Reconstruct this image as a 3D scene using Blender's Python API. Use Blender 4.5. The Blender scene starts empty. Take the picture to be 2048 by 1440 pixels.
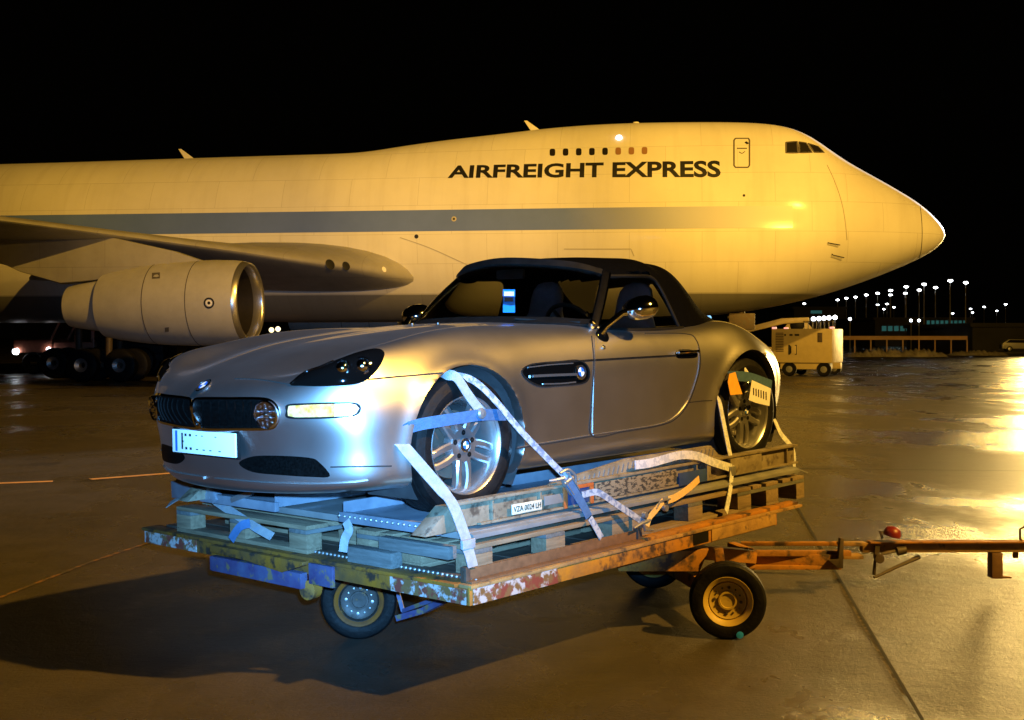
import bpy, bmesh, math, random
import numpy as np
from mathutils import Vector, Matrix
from mathutils.bvhtree import BVHTree

random.seed(7)
SC = bpy.context.scene
COL = SC.collection
R = math.radians

# ------------------------------------------------------------------ camera
F_PX, CAM_H, HORIZON = 2423.2, 1.65, 675.0          # in pixels of a 2048 px wide picture
cam_d = bpy.data.cameras.new('camera')
cam = bpy.data.objects.new('camera', cam_d)
COL.objects.link(cam)
cam.location = (0, 0, CAM_H)
cam.rotation_euler = (R(90), 0, 0)
cam_d.sensor_width = 36.0
cam_d.lens = 36.0 * F_PX / 2048
cam_d.shift_y = -(720 - HORIZON) / 2048
cam_d.clip_start = 0.05
cam_d.clip_end = 6000
SC.camera = cam

# ------------------------------------------------------------------ world and lights (night apron)
w = bpy.data.worlds.new('World')
SC.world = w
w.use_nodes = True
bg = w.node_tree.nodes['Background']
bg.inputs[0].default_value = (0.010, 0.008, 0.005, 1)
bg.inputs[1].default_value = 0.04
SC.view_settings.view_transform = 'Standard'
SC.view_settings.look = 'None'
SC.view_settings.exposure = 0.0
SC.view_settings.gamma = 1.0
try:
    SC.cycles.use_denoising = True
    SC.cycles.denoiser = 'OPENIMAGEDENOISE'
    SC.cycles.max_bounces = 7
    SC.cycles.sample_clamp_indirect = 4.0
except Exception:
    pass

SODIUM = (1.0, 0.53, 0.07)
def lamp(name, kind, loc, watts, color, radius=0.3, aim=None, cone=None, blend=0.3):
    d = bpy.data.lights.new(name, kind)
    d.energy = watts
    d.color = color
    d.shadow_soft_size = radius
    o = bpy.data.objects.new(name, d)
    COL.objects.link(o)
    o.location = loc
    if aim is not None:
        o.rotation_euler = (Vector(aim) - Vector(loc)).to_track_quat('-Z', 'Y').to_euler()
    if cone:
        d.spot_size = R(cone)
        d.spot_blend = blend
    return o
# tall apron mast to the right of the camera: its light throws the load's shadow to the left
lamp('mast_floodlight', 'POINT', (26.5, -8.5, 30.5), 142000, SODIUM, 0.55)
# low floods of the stand far right, behind the load: the glare on the wet concrete
lamp('stand_floodlight', 'SPOT', (54.0, 112.0, 6.8), 165000, (1.0, 0.66, 0.20), 6.5, (22, 14, 0), 50, 0.8)
lamp('stand_floodlight', 'SPOT', (60.0, 112.0, 13.0), 22000, (1.0, 0.66, 0.20), 6.5, (22, 14, 0), 50, 0.8)
# floods on the building behind the camera, aimed at the freighter
for ax, wt in ((14.0, 200000), (3.0, 250000), (-8.0, 130000), (-19.0, 25000)):
    lamp('building_floodlight', 'SPOT', (30.0, -60.0, 20.0), wt, SODIUM, 0.6, (ax, 47.0, 9.6), 11.5, 0.5)
# white work lamp of the next stand, aimed at the freighter's nose
lamp('work_floodlight', 'SPOT', (50.0, 92.0, 17.0), 420000, (0.9, 0.93, 1.0), 0.4, (14.0, 46.0, 10.5), 13, 0.6)
# the photographer's flash
lamp('camera_flash', 'SPOT', (0.06, 0.02, CAM_H + 0.13), 9000, (0.15, 0.48, 1.0), 0.03, (-0.62, 5.4, 1.50), 35, 1.0)

# ------------------------------------------------------------------ materials
def nd(nt, kind, **kw):
    n = nt.nodes.new(kind)
    for k, v in kw.items():
        setattr(n, k, v)
    return n
def mat(name, c1, c2=None, scale=8.0, rough=0.5, rough2=None, metal=0.0, bump=0.0, bscale=None, coat=0.0,
        spec=0.5, lo=0.35, hi=0.65, detail=6.0, stretch=(1, 1, 1), trans=0.0, emit=None, estr=0.0, c3=None, scale3=30.0, lo3=.55, hi3=.65):
    m = bpy.data.materials.new(name)
    m.use_nodes = True
    nt = m.node_tree
    b = nt.nodes['Principled BSDF']
    b.inputs['Base Color'].default_value = (*c1, 1)
    b.inputs['Roughness'].default_value = rough
    b.inputs['Metallic'].default_value = metal
    b.inputs['Specular IOR Level'].default_value = spec
    if coat:
        b.inputs['Coat Weight'].default_value = coat
        b.inputs['Coat Roughness'].default_value = 0.04
    if trans:
        b.inputs['Transmission Weight'].default_value = trans
        b.inputs['IOR'].default_value = 1.02
    if emit:
        b.inputs['Emission Color'].default_value = (*emit, 1)
        b.inputs['Emission Strength'].default_value = estr
        m.cycles.emission_sampling = 'NONE'
    tc = nd(nt, 'ShaderNodeTexCoord')
    mp = nd(nt, 'ShaderNodeMapping')
    mp.inputs['Scale'].default_value = stretch
    nt.links.new(tc.outputs['Object'], mp.inputs[0])
    def ramp(sc, l, h, det=detail):
        n = nd(nt, 'ShaderNodeTexNoise')
        n.inputs['Scale'].default_value = sc
        n.inputs['Detail'].default_value = det
        n.inputs['Roughness'].default_value = 0.62
        nt.links.new(mp.outputs[0], n.inputs['Vector'])
        r = nd(nt, 'ShaderNodeMapRange')
        r.inputs[1].default_value = l
        r.inputs[2].default_value = h
        nt.links.new(n.outputs[0], r.inputs[0])
        return r.outputs[0]
    if c2 is not None:
        f = ramp(scale, lo, hi)
        mx = nd(nt, 'ShaderNodeMix', data_type='RGBA')
        mx.inputs[6].default_value = (*c1, 1)
        mx.inputs[7].default_value = (*c2, 1)
        nt.links.new(f, mx.inputs[0])
        out = mx.outputs[2]
        if c3 is not None:
            f3 = ramp(scale3, lo3, hi3)
            m3 = nd(nt, 'ShaderNodeMix', data_type='RGBA')
            m3.inputs[7].default_value = (*c3, 1)
            nt.links.new(out, m3.inputs[6])
            nt.links.new(f3, m3.inputs[0])
            out = m3.outputs[2]
        nt.links.new(out, b.inputs['Base Color'])
        if rough2 is not None:
            rr = nd(nt, 'ShaderNodeMapRange')
            rr.inputs[3].default_value = rough
            rr.inputs[4].default_value = rough2
            nt.links.new(f, rr.inputs[0])
            nt.links.new(rr.outputs[0], b.inputs['Roughness'])
    if bump:
        n = nd(nt, 'ShaderNodeTexNoise')
        n.inputs['Scale'].default_value = bscale or scale * 3
        n.inputs['Detail'].default_value = 5
        nt.links.new(mp.outputs[0], n.inputs['Vector'])
        bp = nd(nt, 'ShaderNodeBump')
        bp.inputs['Strength'].default_value = bump
        bp.inputs['Distance'].default_value = 0.02
        nt.links.new(n.outputs[0], bp.inputs['Height'])
        nt.links.new(bp.outputs[0], b.inputs['Normal'])
    return m
def emit_mat(name, c, s):
    return mat(name, (0.02, 0.02, 0.02), emit=c, estr=s)

M_PAINT = mat('silver_paint', (0.58, 0.575, 0.57), (0.61, 0.605, 0.60), 3.0, 0.365, 0.385, metal=1.0, coat=0.6)
M_SEAM = mat('seam_black', (0.006, 0.006, 0.006), rough=0.8)
M_BLACK = mat('gloss_black', (0.002, 0.002, 0.002), rough=0.05, spec=0.35)
M_SATIN = mat('satin_metal', (0.75, 0.75, 0.75), rough=0.22, metal=0.95)
M_RUBBER = mat('rubber', (0.003, 0.003, 0.0035), (0.007, 0.0065, 0.0065), 14.0, 0.5, 0.65, bump=0.15, bscale=60, spec=0.15)
M_ALLOY = mat('alloy', (0.50, 0.50, 0.51), (0.56, 0.56, 0.56), 6.0, 0.27, 0.33, metal=0.92)
M_CHROME = mat('chrome', (0.80, 0.80, 0.81), rough=0.07, metal=1.0)
M_CLOTH = mat('top_fabric', (0.0014, 0.0014, 0.0015), (0.0022, 0.0022, 0.0022), 40.0, 0.9, 0.95, bump=0.2, bscale=300, spec=0.03)
M_LINER = mat('wheel_liner', (0.02, 0.02, 0.022), (0.035, 0.034, 0.035), 12, 0.75, 0.85)
M_DARK = mat('dark_trim', (0.004, 0.004, 0.004), (0.007, 0.007, 0.007), 20, 0.5, 0.6, spec=0.15)
M_MESH = mat('grille_black', (0.001, 0.001, 0.001), (0.003, 0.003, 0.003), 90, 0.4, 0.5, spec=0.06)
M_RECESS = mat('recess_blue', (0.015, 0.035, 0.10), (0.02, 0.05, 0.14), 8, 0.5, 0.6)
M_SCUFF = mat('scuffed_stencil', (0.20, 0.165, 0.11), (0.03, 0.028, 0.025), 26, 0.5, 0.7, lo=.50, hi=.53, stretch=(1, 1, 2.2))
M_LEATHER = mat('seat_leather', (0.10, 0.12, 0.17), (0.14, 0.16, 0.21), 18, 0.5, 0.6, bump=0.15)
M_GLASS = mat('clear_glass', (0.92, 0.95, 0.93), rough=0.0, trans=1.0, spec=0.5)
M_HAZY = mat('hazy_plastic', (0.92, 0.90, 0.78), rough=0.38, trans=1.0, spec=0.3)
M_AMBER = mat('amber_lens', (0.60, 0.26, 0.03), (0.85, 0.55, 0.22), 26, 0.12, 0.2, coat=1.0)
M_CLEAR = mat('clear_lens', (0.85, 0.83, 0.80), (0.95, 0.94, 0.92), 40, 0.15, 0.2, coat=1.0)
M_PLATE = mat('plate_white', (0.93, 0.93, 0.92), (0.96, 0.96, 0.95), 10, 0.3)
M_BLUE = mat('emblem_blue', (0.02, 0.12, 0.55), rough=0.3)
M_WHITE = mat('white_enamel', (0.8, 0.8, 0.8), rough=0.3)
M_STRAP = mat('strap_webbing', (0.30, 0.31, 0.32), (0.22, 0.235, 0.26), 30, 0.7, 0.8, bump=0.3, bscale=200, c3=(0.22, 0.26, 0.32), scale3=9, lo3=.58, hi3=.62)
M_STRAPP = mat('printed_webbing', (0.34, 0.35, 0.37), (0.13, 0.16, 0.23), 40, 0.7, 0.8, lo=.46, hi=.56)
M_STRAPW = mat('brightened_webbing', (0.62, 0.63, 0.66), (0.42, 0.45, 0.52), 40, 0.7, 0.8, lo=.46, hi=.56)  # rear straps: missing flash light made up by a paler colour
M_STRAPB = mat('blue_webbing', (0.03, 0.085, 0.19), (0.045, 0.115, 0.24), 30, 0.75, 0.8, bump=0.3, bscale=200)
M_STRAPY = mat('yellow_webbing', (0.75, 0.50, 0.16), (0.66, 0.42, 0.12), 30, 0.75, 0.8, bump=0.3, bscale=200)
M_ZINC = mat('zinc_steel', (0.45, 0.46, 0.47), (0.32, 0.32, 0.32), 25, 0.35, 0.5, metal=0.8)
M_RACK = mat('rack_aluminium', (0.20, 0.165, 0.11), (0.29, 0.25, 0.18), 9, 0.45, 0.6, metal=0.35, bump=0.12, bscale=40, c3=(0.09, 0.07, 0.05), scale3=14, lo3=.55, hi3=.66)
M_TRAY = mat('tray_steel', (0.16, 0.19, 0.24), (0.24, 0.27, 0.32), 5, 0.4, 0.55, metal=0.3)
M_BASE = mat('pallet_base_alloy', (0.24, 0.25, 0.25), (0.32, 0.32, 0.31), 6, 0.4, 0.5, metal=0.5)
M_WOOD = mat('pallet_wood', (0.145, 0.105, 0.06), (0.22, 0.165, 0.10), 5, 0.8, 0.9, stretch=(1, 9, 9), bump=0.2, bscale=30, c3=(0.12, 0.09, 0.055), scale3=4, lo3=.55, hi3=.7)
M_WOODD = mat('pallet_wood_grey', (0.07, 0.075, 0.072), (0.13, 0.135, 0.13), 5, 0.8, 0.9, stretch=(9, 1, 9), bump=0.2, bscale=30)
M_YELLOW = mat('worn_yellow', (0.40, 0.17, 0.016), (0.26, 0.115, 0.022), 6, 0.5, 0.7, bump=0.15, bscale=40, c3=(0.05, 0.03, 0.02), scale3=9, lo3=.52, hi3=.64)
M_RUST = mat('rusty_orange', (0.36, 0.215, 0.07), (0.20, 0.115, 0.045), 7, 0.6, 0.8, bump=0.2, bscale=60, c3=(0.09, 0.06, 0.04), scale3=13, lo3=.56, hi3=.66)
M_CHEV = mat('chevron_worn', (0.40, 0.38, 0.37), (0.17, 0.035, 0.02), 9, 0.5, 0.7, lo=.49, hi=.53, c3=(0.16, 0.085, 0.03), scale3=24, lo3=.47, hi3=.56)
M_PURPLE = mat('blue_painted_steel', (0.05, 0.04, 0.115), (0.07, 0.085, 0.17), 8, 0.5, 0.6, c3=(0.17, 0.13, 0.07), scale3=15, lo3=.55, hi3=.62)
M_YELLOW_SHADE = mat('worn_yellow_shaded', (0.26, 0.105, 0.010), (0.10, 0.05, 0.014), 5, 0.5, 0.7, bump=0.15, bscale=40, c3=(0.03, 0.02, 0.014), scale3=12, lo3=.52, hi3=.62)  # worn yellow of the dolly's front, its shade put into a darker colour
M_RINGO = mat('rusty_ring', (0.24, 0.08, 0.008), (0.14, 0.045, 0.007), 14, 0.5, 0.7)
M_STEEL = mat('dark_steel', (0.05, 0.042, 0.035), (0.10, 0.07, 0.05), 9, 0.5, 0.7, metal=0.3, bump=0.1)
M_ANGLE = mat('brown_angle_steel', (0.15, 0.085, 0.045), (0.20, 0.11, 0.055), 5, 0.4, 0.55, metal=0.3, stretch=(6, 1, 6))
M_RIM_SHADE = mat('shaded_rim', (0.055, 0.045, 0.04), (0.03, 0.025, 0.02), 14, 0.5, 0.7, c3=(0.30, 0.14, 0.03), scale3=7, lo3=.55, hi3=.62)  # left dolly wheel: its shadow put into a darker rim colour
M_RIMY = mat('yellow_rim', (0.46, 0.33, 0.06), (0.40, 0.27, 0.05), 12, 0.45, 0.6)
M_RED = mat('red_plastic', (0.16, 0.010, 0.007), rough=0.4)
M_TAPE = mat('blue_tag_plastic', (0.02, 0.26, 0.92), rough=0.4)
M_TAG = mat('paper_tag', (0.75, 0.75, 0.78), (0.68, 0.68, 0.72), 20, 0.7)
M_TAGO = mat('orange_tag', (0.80, 0.42, 0.05), (0.74, 0.36, 0.04), 30, 0.6)
M_LABEL = mat('label_cream', (0.55, 0.52, 0.40), (0.45, 0.42, 0.32), 20, 0.6)
M_INK = mat('black_ink', (0.006, 0.006, 0.006), rough=0.6)
M_ORANGE = mat('orange_red_steel', (0.40, 0.10, 0.02), (0.3, 0.08, 0.02), 20, 0.6)

# ------------------------------------------------------------------ mesh helpers
class MB:
    """collects shapes that become ONE mesh object"""
    def __init__(self):
        self.v, self.f = [], []
    def add(self, vs, fs):
        o = len(self.v)
        self.v += [tuple(p) for p in vs]
        self.f += [tuple(i + o for i in q) for q in fs]
        return self
    def box(self, c, s, M=None):
        x, y, z = s[0] / 2, s[1] / 2, s[2] / 2
        vs = [Vector((a, b, d)) for a in (-x, x) for b in (-y, y) for d in (-z, z)]
        if M is not None:
            vs = [M @ p for p in vs]
        vs = [p + Vector(c) for p in vs]
        return self.add(vs, [(0, 1, 3, 2), (4, 6, 7, 5), (0, 4, 5, 1), (2, 3, 7, 6), (0, 2, 6, 4), (1, 5, 7, 3)])
    def b2(self, p, q):
        return self.box([(a + b) / 2 for a, b in zip(p, q)], [abs(b - a) for a, b in zip(p, q)])
    def beam(self, p, q, wd, ht, up=(0, 0, 1)):
        p, q = Vector(p), Vector(q)
        d = q - p
        t = d.normalized()
        s = t.cross(Vector(up)).normalized()
        u = s.cross(t)
        M = Matrix((t, s, u)).transposed()
        return self.box((p + q) / 2, (d.length, wd, ht), M)
    def ring(self, pts):
        o = len(self.v)
        self.v += [tuple(p) for p in pts]
        return list(range(o, o + len(pts)))
    def skin(self, rings, close=True):
        for a, b in zip(rings[:-1], rings[1:]):
            n = len(a)
            for i in range(n if close else n - 1):
                j = (i + 1) % n
                self.f.append((a[i], a[j], b[j], b[i]))
    def tube(self, pts, r, n=10, caps=True):
        pts = [Vector(p) for p in pts]
        rs = r if isinstance(r, (list, tuple)) else [r] * len(pts)
        rings = []
        prev = None
        for i, p in enumerate(pts):
            t = (pts[min(i + 1, len(pts) - 1)] - pts[max(i - 1, 0)]).normalized()
            a = prev if prev is not None else (Vector((0, 0, 1)) if abs(t.z) < 0.9 else Vector((1, 0, 0)))
            s = (a - t * a.dot(t)).normalized()
            prev = s
            u = t.cross(s)
            rings.append(self.ring([p + (s * math.cos(2 * math.pi * k / n) + u * math.sin(2 * math.pi * k / n)) * rs[i] for k in range(n)]))
        self.skin(rings)
        if caps:
            self.f.append(tuple(reversed(rings[0])))
            self.f.append(tuple(rings[-1]))
        return self
    def lathe(self, prof, o=(0, 0, 0), axis=(0, 1, 0), n=48, caps=False):
        ax = Vector(axis).normalized()
        s = ax.orthogonal().normalized()
        u = ax.cross(s)
        o = Vector(o)
        rings = [self.ring([o + ax * h + (s * math.cos(2 * math.pi * k / n) + u * math.sin(2 * math.pi * k / n)) * r for k in range(n)]) for r, h in prof]
        self.skin(rings)
        if caps:
            self.f.append(tuple(reversed(rings[0])))
            self.f.append(tuple(rings[-1]))
        return self
    def prism(self, poly, origin, U, V, N, depth):
        origin, U, V, N = Vector(origin), Vector(U), Vector(V), Vector(N)
        a = self.ring([origin + U * x + V * y for x, y in poly])
        b = self.ring([origin + U * x + V * y + N * depth for x, y in poly])
        n = len(poly)
        self.f.append(tuple(reversed(a)))
        self.f.append(tuple(b))
        for i in range(n):
            j = (i + 1) % n
            self.f.append((a[i], a[j], b[j], b[i]))
        return self
    def ribbon(self, pts, nrm, wd, th=0.004):
        """flat webbing along pts; nrm = facing direction(s)"""
        pts = [Vector(p) for p in pts]
        nr = [Vector(n) for n in nrm] if isinstance(nrm, list) else [Vector(nrm)] * len(pts)
        ws = wd if isinstance(wd, (list, tuple)) else [wd] * len(pts)
        rings = []
        for i, p in enumerate(pts):
            t = (pts[min(i + 1, len(pts) - 1)] - pts[max(i - 1, 0)]).normalized()
            n = (nr[i] - t * nr[i].dot(t)).normalized()
            s = t.cross(n) * ws[i] / 2
            rings.append(self.ring([p - s - n * th / 2, p + s - n * th / 2, p + s + n * th / 2, p - s + n * th / 2]))
        self.skin(rings)
        self.f.append(tuple(reversed(rings[0])))
        self.f.append(tuple(rings[-1]))
        return self
    def build(self, name, m, parent=None, bevel=0.0, smooth=35, seg=2, fixn=True):
        me = bpy.data.meshes.new(name)
        bm = bmesh.new()
        vs = [bm.verts.new(p) for p in self.v]
        for q in self.f:
            try:
                bm.faces.new([vs[i] for i in q])
            except ValueError:
                pass
        if fixn:
            bmesh.ops.recalc_face_normals(bm, faces=bm.faces)
        if bevel:
            es = [e for e in bm.edges if len(e.link_faces) == 2 and e.calc_face_angle(0) > R(30)]
            bmesh.ops.bevel(bm, geom=es, offset=bevel, segments=seg, affect='EDGES', profile=0.6, clamp_overlap=True)
        bm.to_mesh(me)
        bm.free()
        if smooth:
            for p in me.polygons:
                p.use_smooth = True
            me.set_sharp_from_angle(angle=R(smooth))
        return link(name, me, m, parent)
def link(name, me, m, parent=None):
    o = bpy.data.objects.new(name, me)
    if m is not None and len(me.materials) == 0:
        me.materials.append(m)
    COL.objects.link(o)
    if parent is not None:
        o.parent = parent
    return o
def tag(o, label=None, cat=None, group=None, kind=None):
    for k, v in (('label', label), ('category', cat), ('group', group), ('kind', kind)):
        if v:
            o[k] = v
    return o
def thing(name, label, cat, M=None, group=None):
    o = bpy.data.objects.new(name, None)
    COL.objects.link(o)
    if M is not None:
        o.matrix_world = M
    o.empty_display_size = 0.2
    return tag(o, label, cat, group)
def copy_tree(o, parent=None):
    c = o.copy()
    COL.objects.link(c)
    if parent is not None:
        c.parent = parent
    for ch in [x for x in bpy.data.objects if x.parent == o]:
        copy_tree(ch, c)
    return c

def spline(P, ghost0=None, ghost1=None):
    """C2 cubic through P (n,k,3) along axis 0; returns f(t) with t in 0..n-1"""
    P = np.asarray(P, float)
    lead = 0
    if ghost0 is not None:
        P = np.concatenate([ghost0[None], P]); lead = 1
    if ghost1 is not None:
        P = np.concatenate([P, ghost1[None]])
    n = len(P)
    d = np.linalg.norm(np.diff(P, axis=0), axis=2).mean(axis=1) + 1e-6
    d = d ** 0.75
    x = np.concatenate([[0], np.cumsum(d)])
    A = np.zeros((n, n)); B = np.zeros((n,) + P.shape[1:])
    A[0, 0] = A[-1, -1] = 1
    for i in range(1, n - 1):
        A[i, i - 1], A[i, i], A[i, i + 1] = d[i - 1], 2 * (d[i - 1] + d[i]), d[i]
        B[i] = 6 * ((P[i + 1] - P[i]) / d[i] - (P[i] - P[i - 1]) / d[i - 1])
    S = np.linalg.solve(A, B.reshape(n, -1)).reshape(P.shape)
    def f(t):
        t = t + lead
        i = min(int(t), n - 2)
        xx = x[i] + (t - i) * d[i]
        a, b = (x[i + 1] - xx) / d[i], (xx - x[i]) / d[i]
        h2 = d[i] ** 2 / 6
        return a * P[i] + b * P[i + 1] + ((a ** 3 - a) * S[i] + (b ** 3 - b) * S[i + 1]) * h2
    return f
def smooth_loop(pts, per=6):
    """closed Catmull-Rom through 2D points"""
    P = np.array(pts, float); n = len(P); out = []
    for i in range(n):
        p0, p1, p2, p3 = P[i - 1], P[i], P[(i + 1) % n], P[(i + 2) % n]
        for k in range(per):
            t = k / per
            out.append(0.5 * ((2 * p1) + (p2 - p0) * t + (2 * p0 - 5 * p1 + 4 * p2 - p3) * t * t + (3 * p1 - p0 - 3 * p2 + p3) * t ** 3))
    return out
def smooth_line(pts, per=6):
    P = [np.array(p, float) for p in pts]
    P = [2 * P[0] - P[1]] + P + [2 * P[-1] - P[-2]]
    out = []
    for i in range(1, len(P) - 2):
        p0, p1, p2, p3 = P[i - 1:i + 3]
        for k in range(per):
            t = k / per
            out.append(0.5 * ((2 * p1) + (p2 - p0) * t + (2 * p0 - 5 * p1 + 4 * p2 - p3) * t * t + (3 * p1 - p0 - 3 * p2 + p3) * t ** 3))
    out.append(P[-2])
    return out
def text_mesh(txt, size=1.0, fat=0.0, spacing=1.0):
    cu = bpy.data.curves.new('lettering', 'FONT')
    cu.body = txt
    cu.size = size
    cu.offset = fat
    cu.space_character = spacing
    cu.resolution_u = 4
    o = bpy.data.objects.new('lettering', cu)
    COL.objects.link(o)
    dg = bpy.context.evaluated_depsgraph_get()
    me = bpy.data.meshes.new_from_object(o.evaluated_get(dg))
    bpy.data.objects.remove(o)
    bpy.data.curves.remove(cu)
    me.materials.clear()
    return me
def text_flat(name, txt, origin, U, V, width, height, m, parent, fat=0.02, n_off=0.0):
    """text lying on the plane through origin (lower left) spanned by U, V"""
    me = text_mesh(txt, 1.0, fat)
    co = np.array([v.co[:] for v in me.vertices])
    lo, hi = co.min(0), co.max(0)
    U, V = Vector(U).normalized(), Vector(V).normalized()
    N = U.cross(V)
    for v in me.vertices:
        a = (v.co.x - lo[0]) / (hi[0] - lo[0]) * width
        b = (v.co.y - lo[1]) / (hi[1] - lo[1]) * height
        v.co = Vector(origin) + U * a + V * b + N * n_off
    return link(name, me, m, parent)

CAM = Vector((0, 0, CAM_H))
def ray(px, py):
    return Vector(((px - 1024) / F_PX, 1.0, -(py - HORIZON) / F_PX))
def at(px, py, depth):
    return CAM + ray(px, py) * depth
def on_ground(px, py, z=0.0):
    d = (CAM_H - z) * F_PX / (py - HORIZON)
    p = at(px, py, d)
    return Vector((p.x, p.y, z))

# car frame: x forwards, y to the car's left, z up, origin between the tyre contact points
CARM = Matrix(((-0.6729261, 0.7394337, -0.0202044, -0.0090283),
               (-0.7394104, -0.6731798, -0.0100602, 7.3043448),
               (-0.0210401, 0.0081696, 0.9997453, 0.8198711),
               (0, 0, 0, 1)))
CARI = CARM.inverted()
C0 = CARI @ CAM
def cray(px, py):
    return (CARI.to_3x3() @ ray(px, py)).normalized()
def cpl(px, py, val, ax=1):
    """point of the car frame where the line of sight meets the plane coord[ax] = val"""
    d = cray(px, py)
    return C0 + d * ((val - C0[ax]) / d[ax])

# ------------------------------------------------------------------ the silver roadster
car = thing('roadster', 'silver two-seat roadster with black soft top strapped onto the loading rack', 'car', CARM)

# control net: stations from tail to nose, rails from the top centreline to under the sill
NET = [
 # tail centre
 [(-2.14,0,.735),(-2.15,0,.73),(-2.165,0,.72),(-2.18,0,.705),(-2.19,0,.67),(-2.2,0,.60),(-2.21,0,.50),(-2.2,0,.38),(-2.15,0,.28),(-2.0,0,.26)],
 [(-2.11,0,.745),(-2.11,.12,.743),(-2.12,.24,.73),(-2.13,.34,.71),(-2.15,.38,.67),(-2.17,.41,.60),(-2.18,.42,.50),(-2.17,.41,.38),(-2.12,.38,.27),(-1.98,.34,.25)],
 [(-1.98,0,.785),(-1.98,.2,.785),(-1.98,.42,.77),(-1.98,.53,.742),(-1.99,.61,.695),(-2.0,.652,.62),(-2.02,.662,.52),(-2.02,.65,.38),(-1.97,.61,.26),(-1.88,.55,.24)],
 [(-1.65,0,.85),(-1.65,.25,.85),(-1.65,.5,.842),(-1.66,.655,.815),(-1.67,.748,.765),(-1.68,.826,.66),(-1.69,.846,.54),(-1.69,.828,.38),(-1.68,.782,.235),(-1.66,.70,.215)],
 [(-1.25,0,.885),(-1.25,.28,.888),(-1.25,.53,.895),(-1.25,.71,.902),(-1.25,.825,.855),(-1.25,.912,.72),(-1.25,.92,.56),(-1.25,.895,.36),(-1.25,.85,.195),(-1.25,.77,.18)],
 [(-.85,0,.87),(-.85,.30,.872),(-.85,.55,.876),(-.85,.735,.876),(-.85,.828,.838),(-.85,.898,.712),(-.85,.902,.55),(-.85,.878,.36),(-.85,.832,.18),(-.85,.75,.165)],
 [(-.3,0,.875),(-.3,.32,.873),(-.3,.58,.868),(-.3,.755,.858),(-.3,.83,.825),(-.3,.882,.708),(-.3,.882,.55),(-.3,.868,.36),(-.3,.83,.178),(-.3,.75,.163)],
 [(.2,0,.918),(.2,.30,.913),(.2,.54,.903),(.2,.725,.882),(.2,.815,.832),(.2,.876,.708),(.2,.882,.55),(.2,.868,.36),(.2,.832,.180),(.2,.75,.165)],
 [(.72,0,.916),(.72,.24,.914),(.72,.46,.901),(.72,.655,.903),(.72,.795,.835),(.72,.872,.708),(.72,.888,.55),(.72,.878,.36),(.72,.84,.183),(.72,.76,.168)],
 [(1.25,0,.873),(1.25,.25,.873),(1.25,.50,.860),(1.25,.68,.883),(1.25,.80,.800),(1.25,.883,.690),(1.25,.903,.55),(1.25,.892,.36),(1.25,.85,.19),(1.25,.77,.17)],
 [(1.58,0,.830),(1.58,.27,.822),(1.585,.545,.795),(1.60,.70,.829),(1.603,.795,.738),(1.605,.862,.61),(1.605,.882,.49),(1.605,.876,.34),(1.60,.845,.195),(1.58,.77,.165)],
 [(1.80,0,.785),(1.79,.26,.770),(1.805,.525,.732),(1.84,.675,.776),(1.862,.748,.695),(1.868,.788,.575),(1.870,.803,.475),(1.856,.797,.335),(1.83,.785,.20),(1.78,.72,.165)],
 [(1.95,0,.738),(1.955,.20,.727),(1.968,.43,.695),(2.003,.54,.688),(2.024,.58,.637),(2.034,.602,.56),(2.018,.608,.47),(1.990,.602,.33),(1.962,.595,.185),(1.90,.55,.155)],
 [(2.045,0,.698),(2.055,.10,.693),(2.085,.195,.676),(2.115,.275,.648),(2.138,.315,.605),(2.149,.338,.545),(2.122,.343,.465),(2.080,.340,.325),(2.060,.335,.175),(1.99,.31,.148)],
 [(2.085,0,.678),(2.105,0,.667),(2.132,0,.649),(2.160,0,.625),(2.182,0,.592),(2.190,0,.54),(2.158,0,.462),(2.112,0,.322),(2.095,0,.172),(2.03,0,.145)],
]
NET = np.array(NET, float)
flip = np.array([1, -1, 1.])
fu = spline(NET, NET[1] * flip, NET[-2] * flip)
NS, NV = 18, 9
us = np.linspace(0, len(NET) - 1, (len(NET) - 1) * NS + 1)
rows = []
for u in us:
    S = fu(float(u))
    if u == us[0] or u == us[-1]:
        S[:, 1] = 0
    P = S[:, None, :]
    fv = spline(P, P[1] * flip if S[1, 1] > 1e-4 else 2 * P[0] - P[1], None)
    rows.append([fv(float(t))[0] for t in np.linspace(0, 9, 9 * NV + 1)])
G = np.array(rows)
G[:, 0, 1] = 0
G[0, :, 1] = 0; G[-1, :, 1] = 0
G[:, :, 1] = np.maximum(G[:, :, 1], 0)
AX, AZ, ARR = 1.2525, .335, .384
WELLS = ((AX, AZ, ARR), (-AX, AZ, .386))
# flared arch lips
for (ax, az, ar) in WELLS:
    d = np.hypot(G[:, :, 0] - ax, G[:, :, 2] - az)
    m = (G[:, :, 1] > .6)
    G[:, :, 1] += np.where(m, .016 * np.exp(-((d - ar) / .045) ** 2), 0)
# solid copy for finding points on the skin
def grid_faces(nu, nv):
    return [(i * nv + j, i * nv + j + 1, (i + 1) * nv + j + 1, (i + 1) * nv + j) for i in range(nu - 1) for j in range(nv - 1)]
nu, nv = G.shape[:2]
flat = [Vector(p) for p in G.reshape(-1, 3)]
mir = [Vector((p.x, -p.y, p.z)) for p in flat]
gf = grid_faces(nu, nv)
SKIN = BVHTree.FromPolygons(flat + mir, [tuple(reversed(q)) for q in gf] + [tuple(i + len(flat) for i in q) for q in gf])
def skin_px(px, py, off=0.0):
    d = cray(px, py)
    h, n, _, _ = SKIN.ray_cast(C0, d)
    if h is None:
        h, n, _, _ = SKIN.find_nearest(C0 + d * 7.0)
    if n.dot(d) > 0:
        n = -n
    return h + n * off, n
def skin_side(x, z, off=0.0):
    h, n, _, _ = SKIN.ray_cast(Vector((x, 3, z)), Vector((0, -1, 0)))
    if n.y < 0: n = -n
    return h + n * off, n

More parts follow.
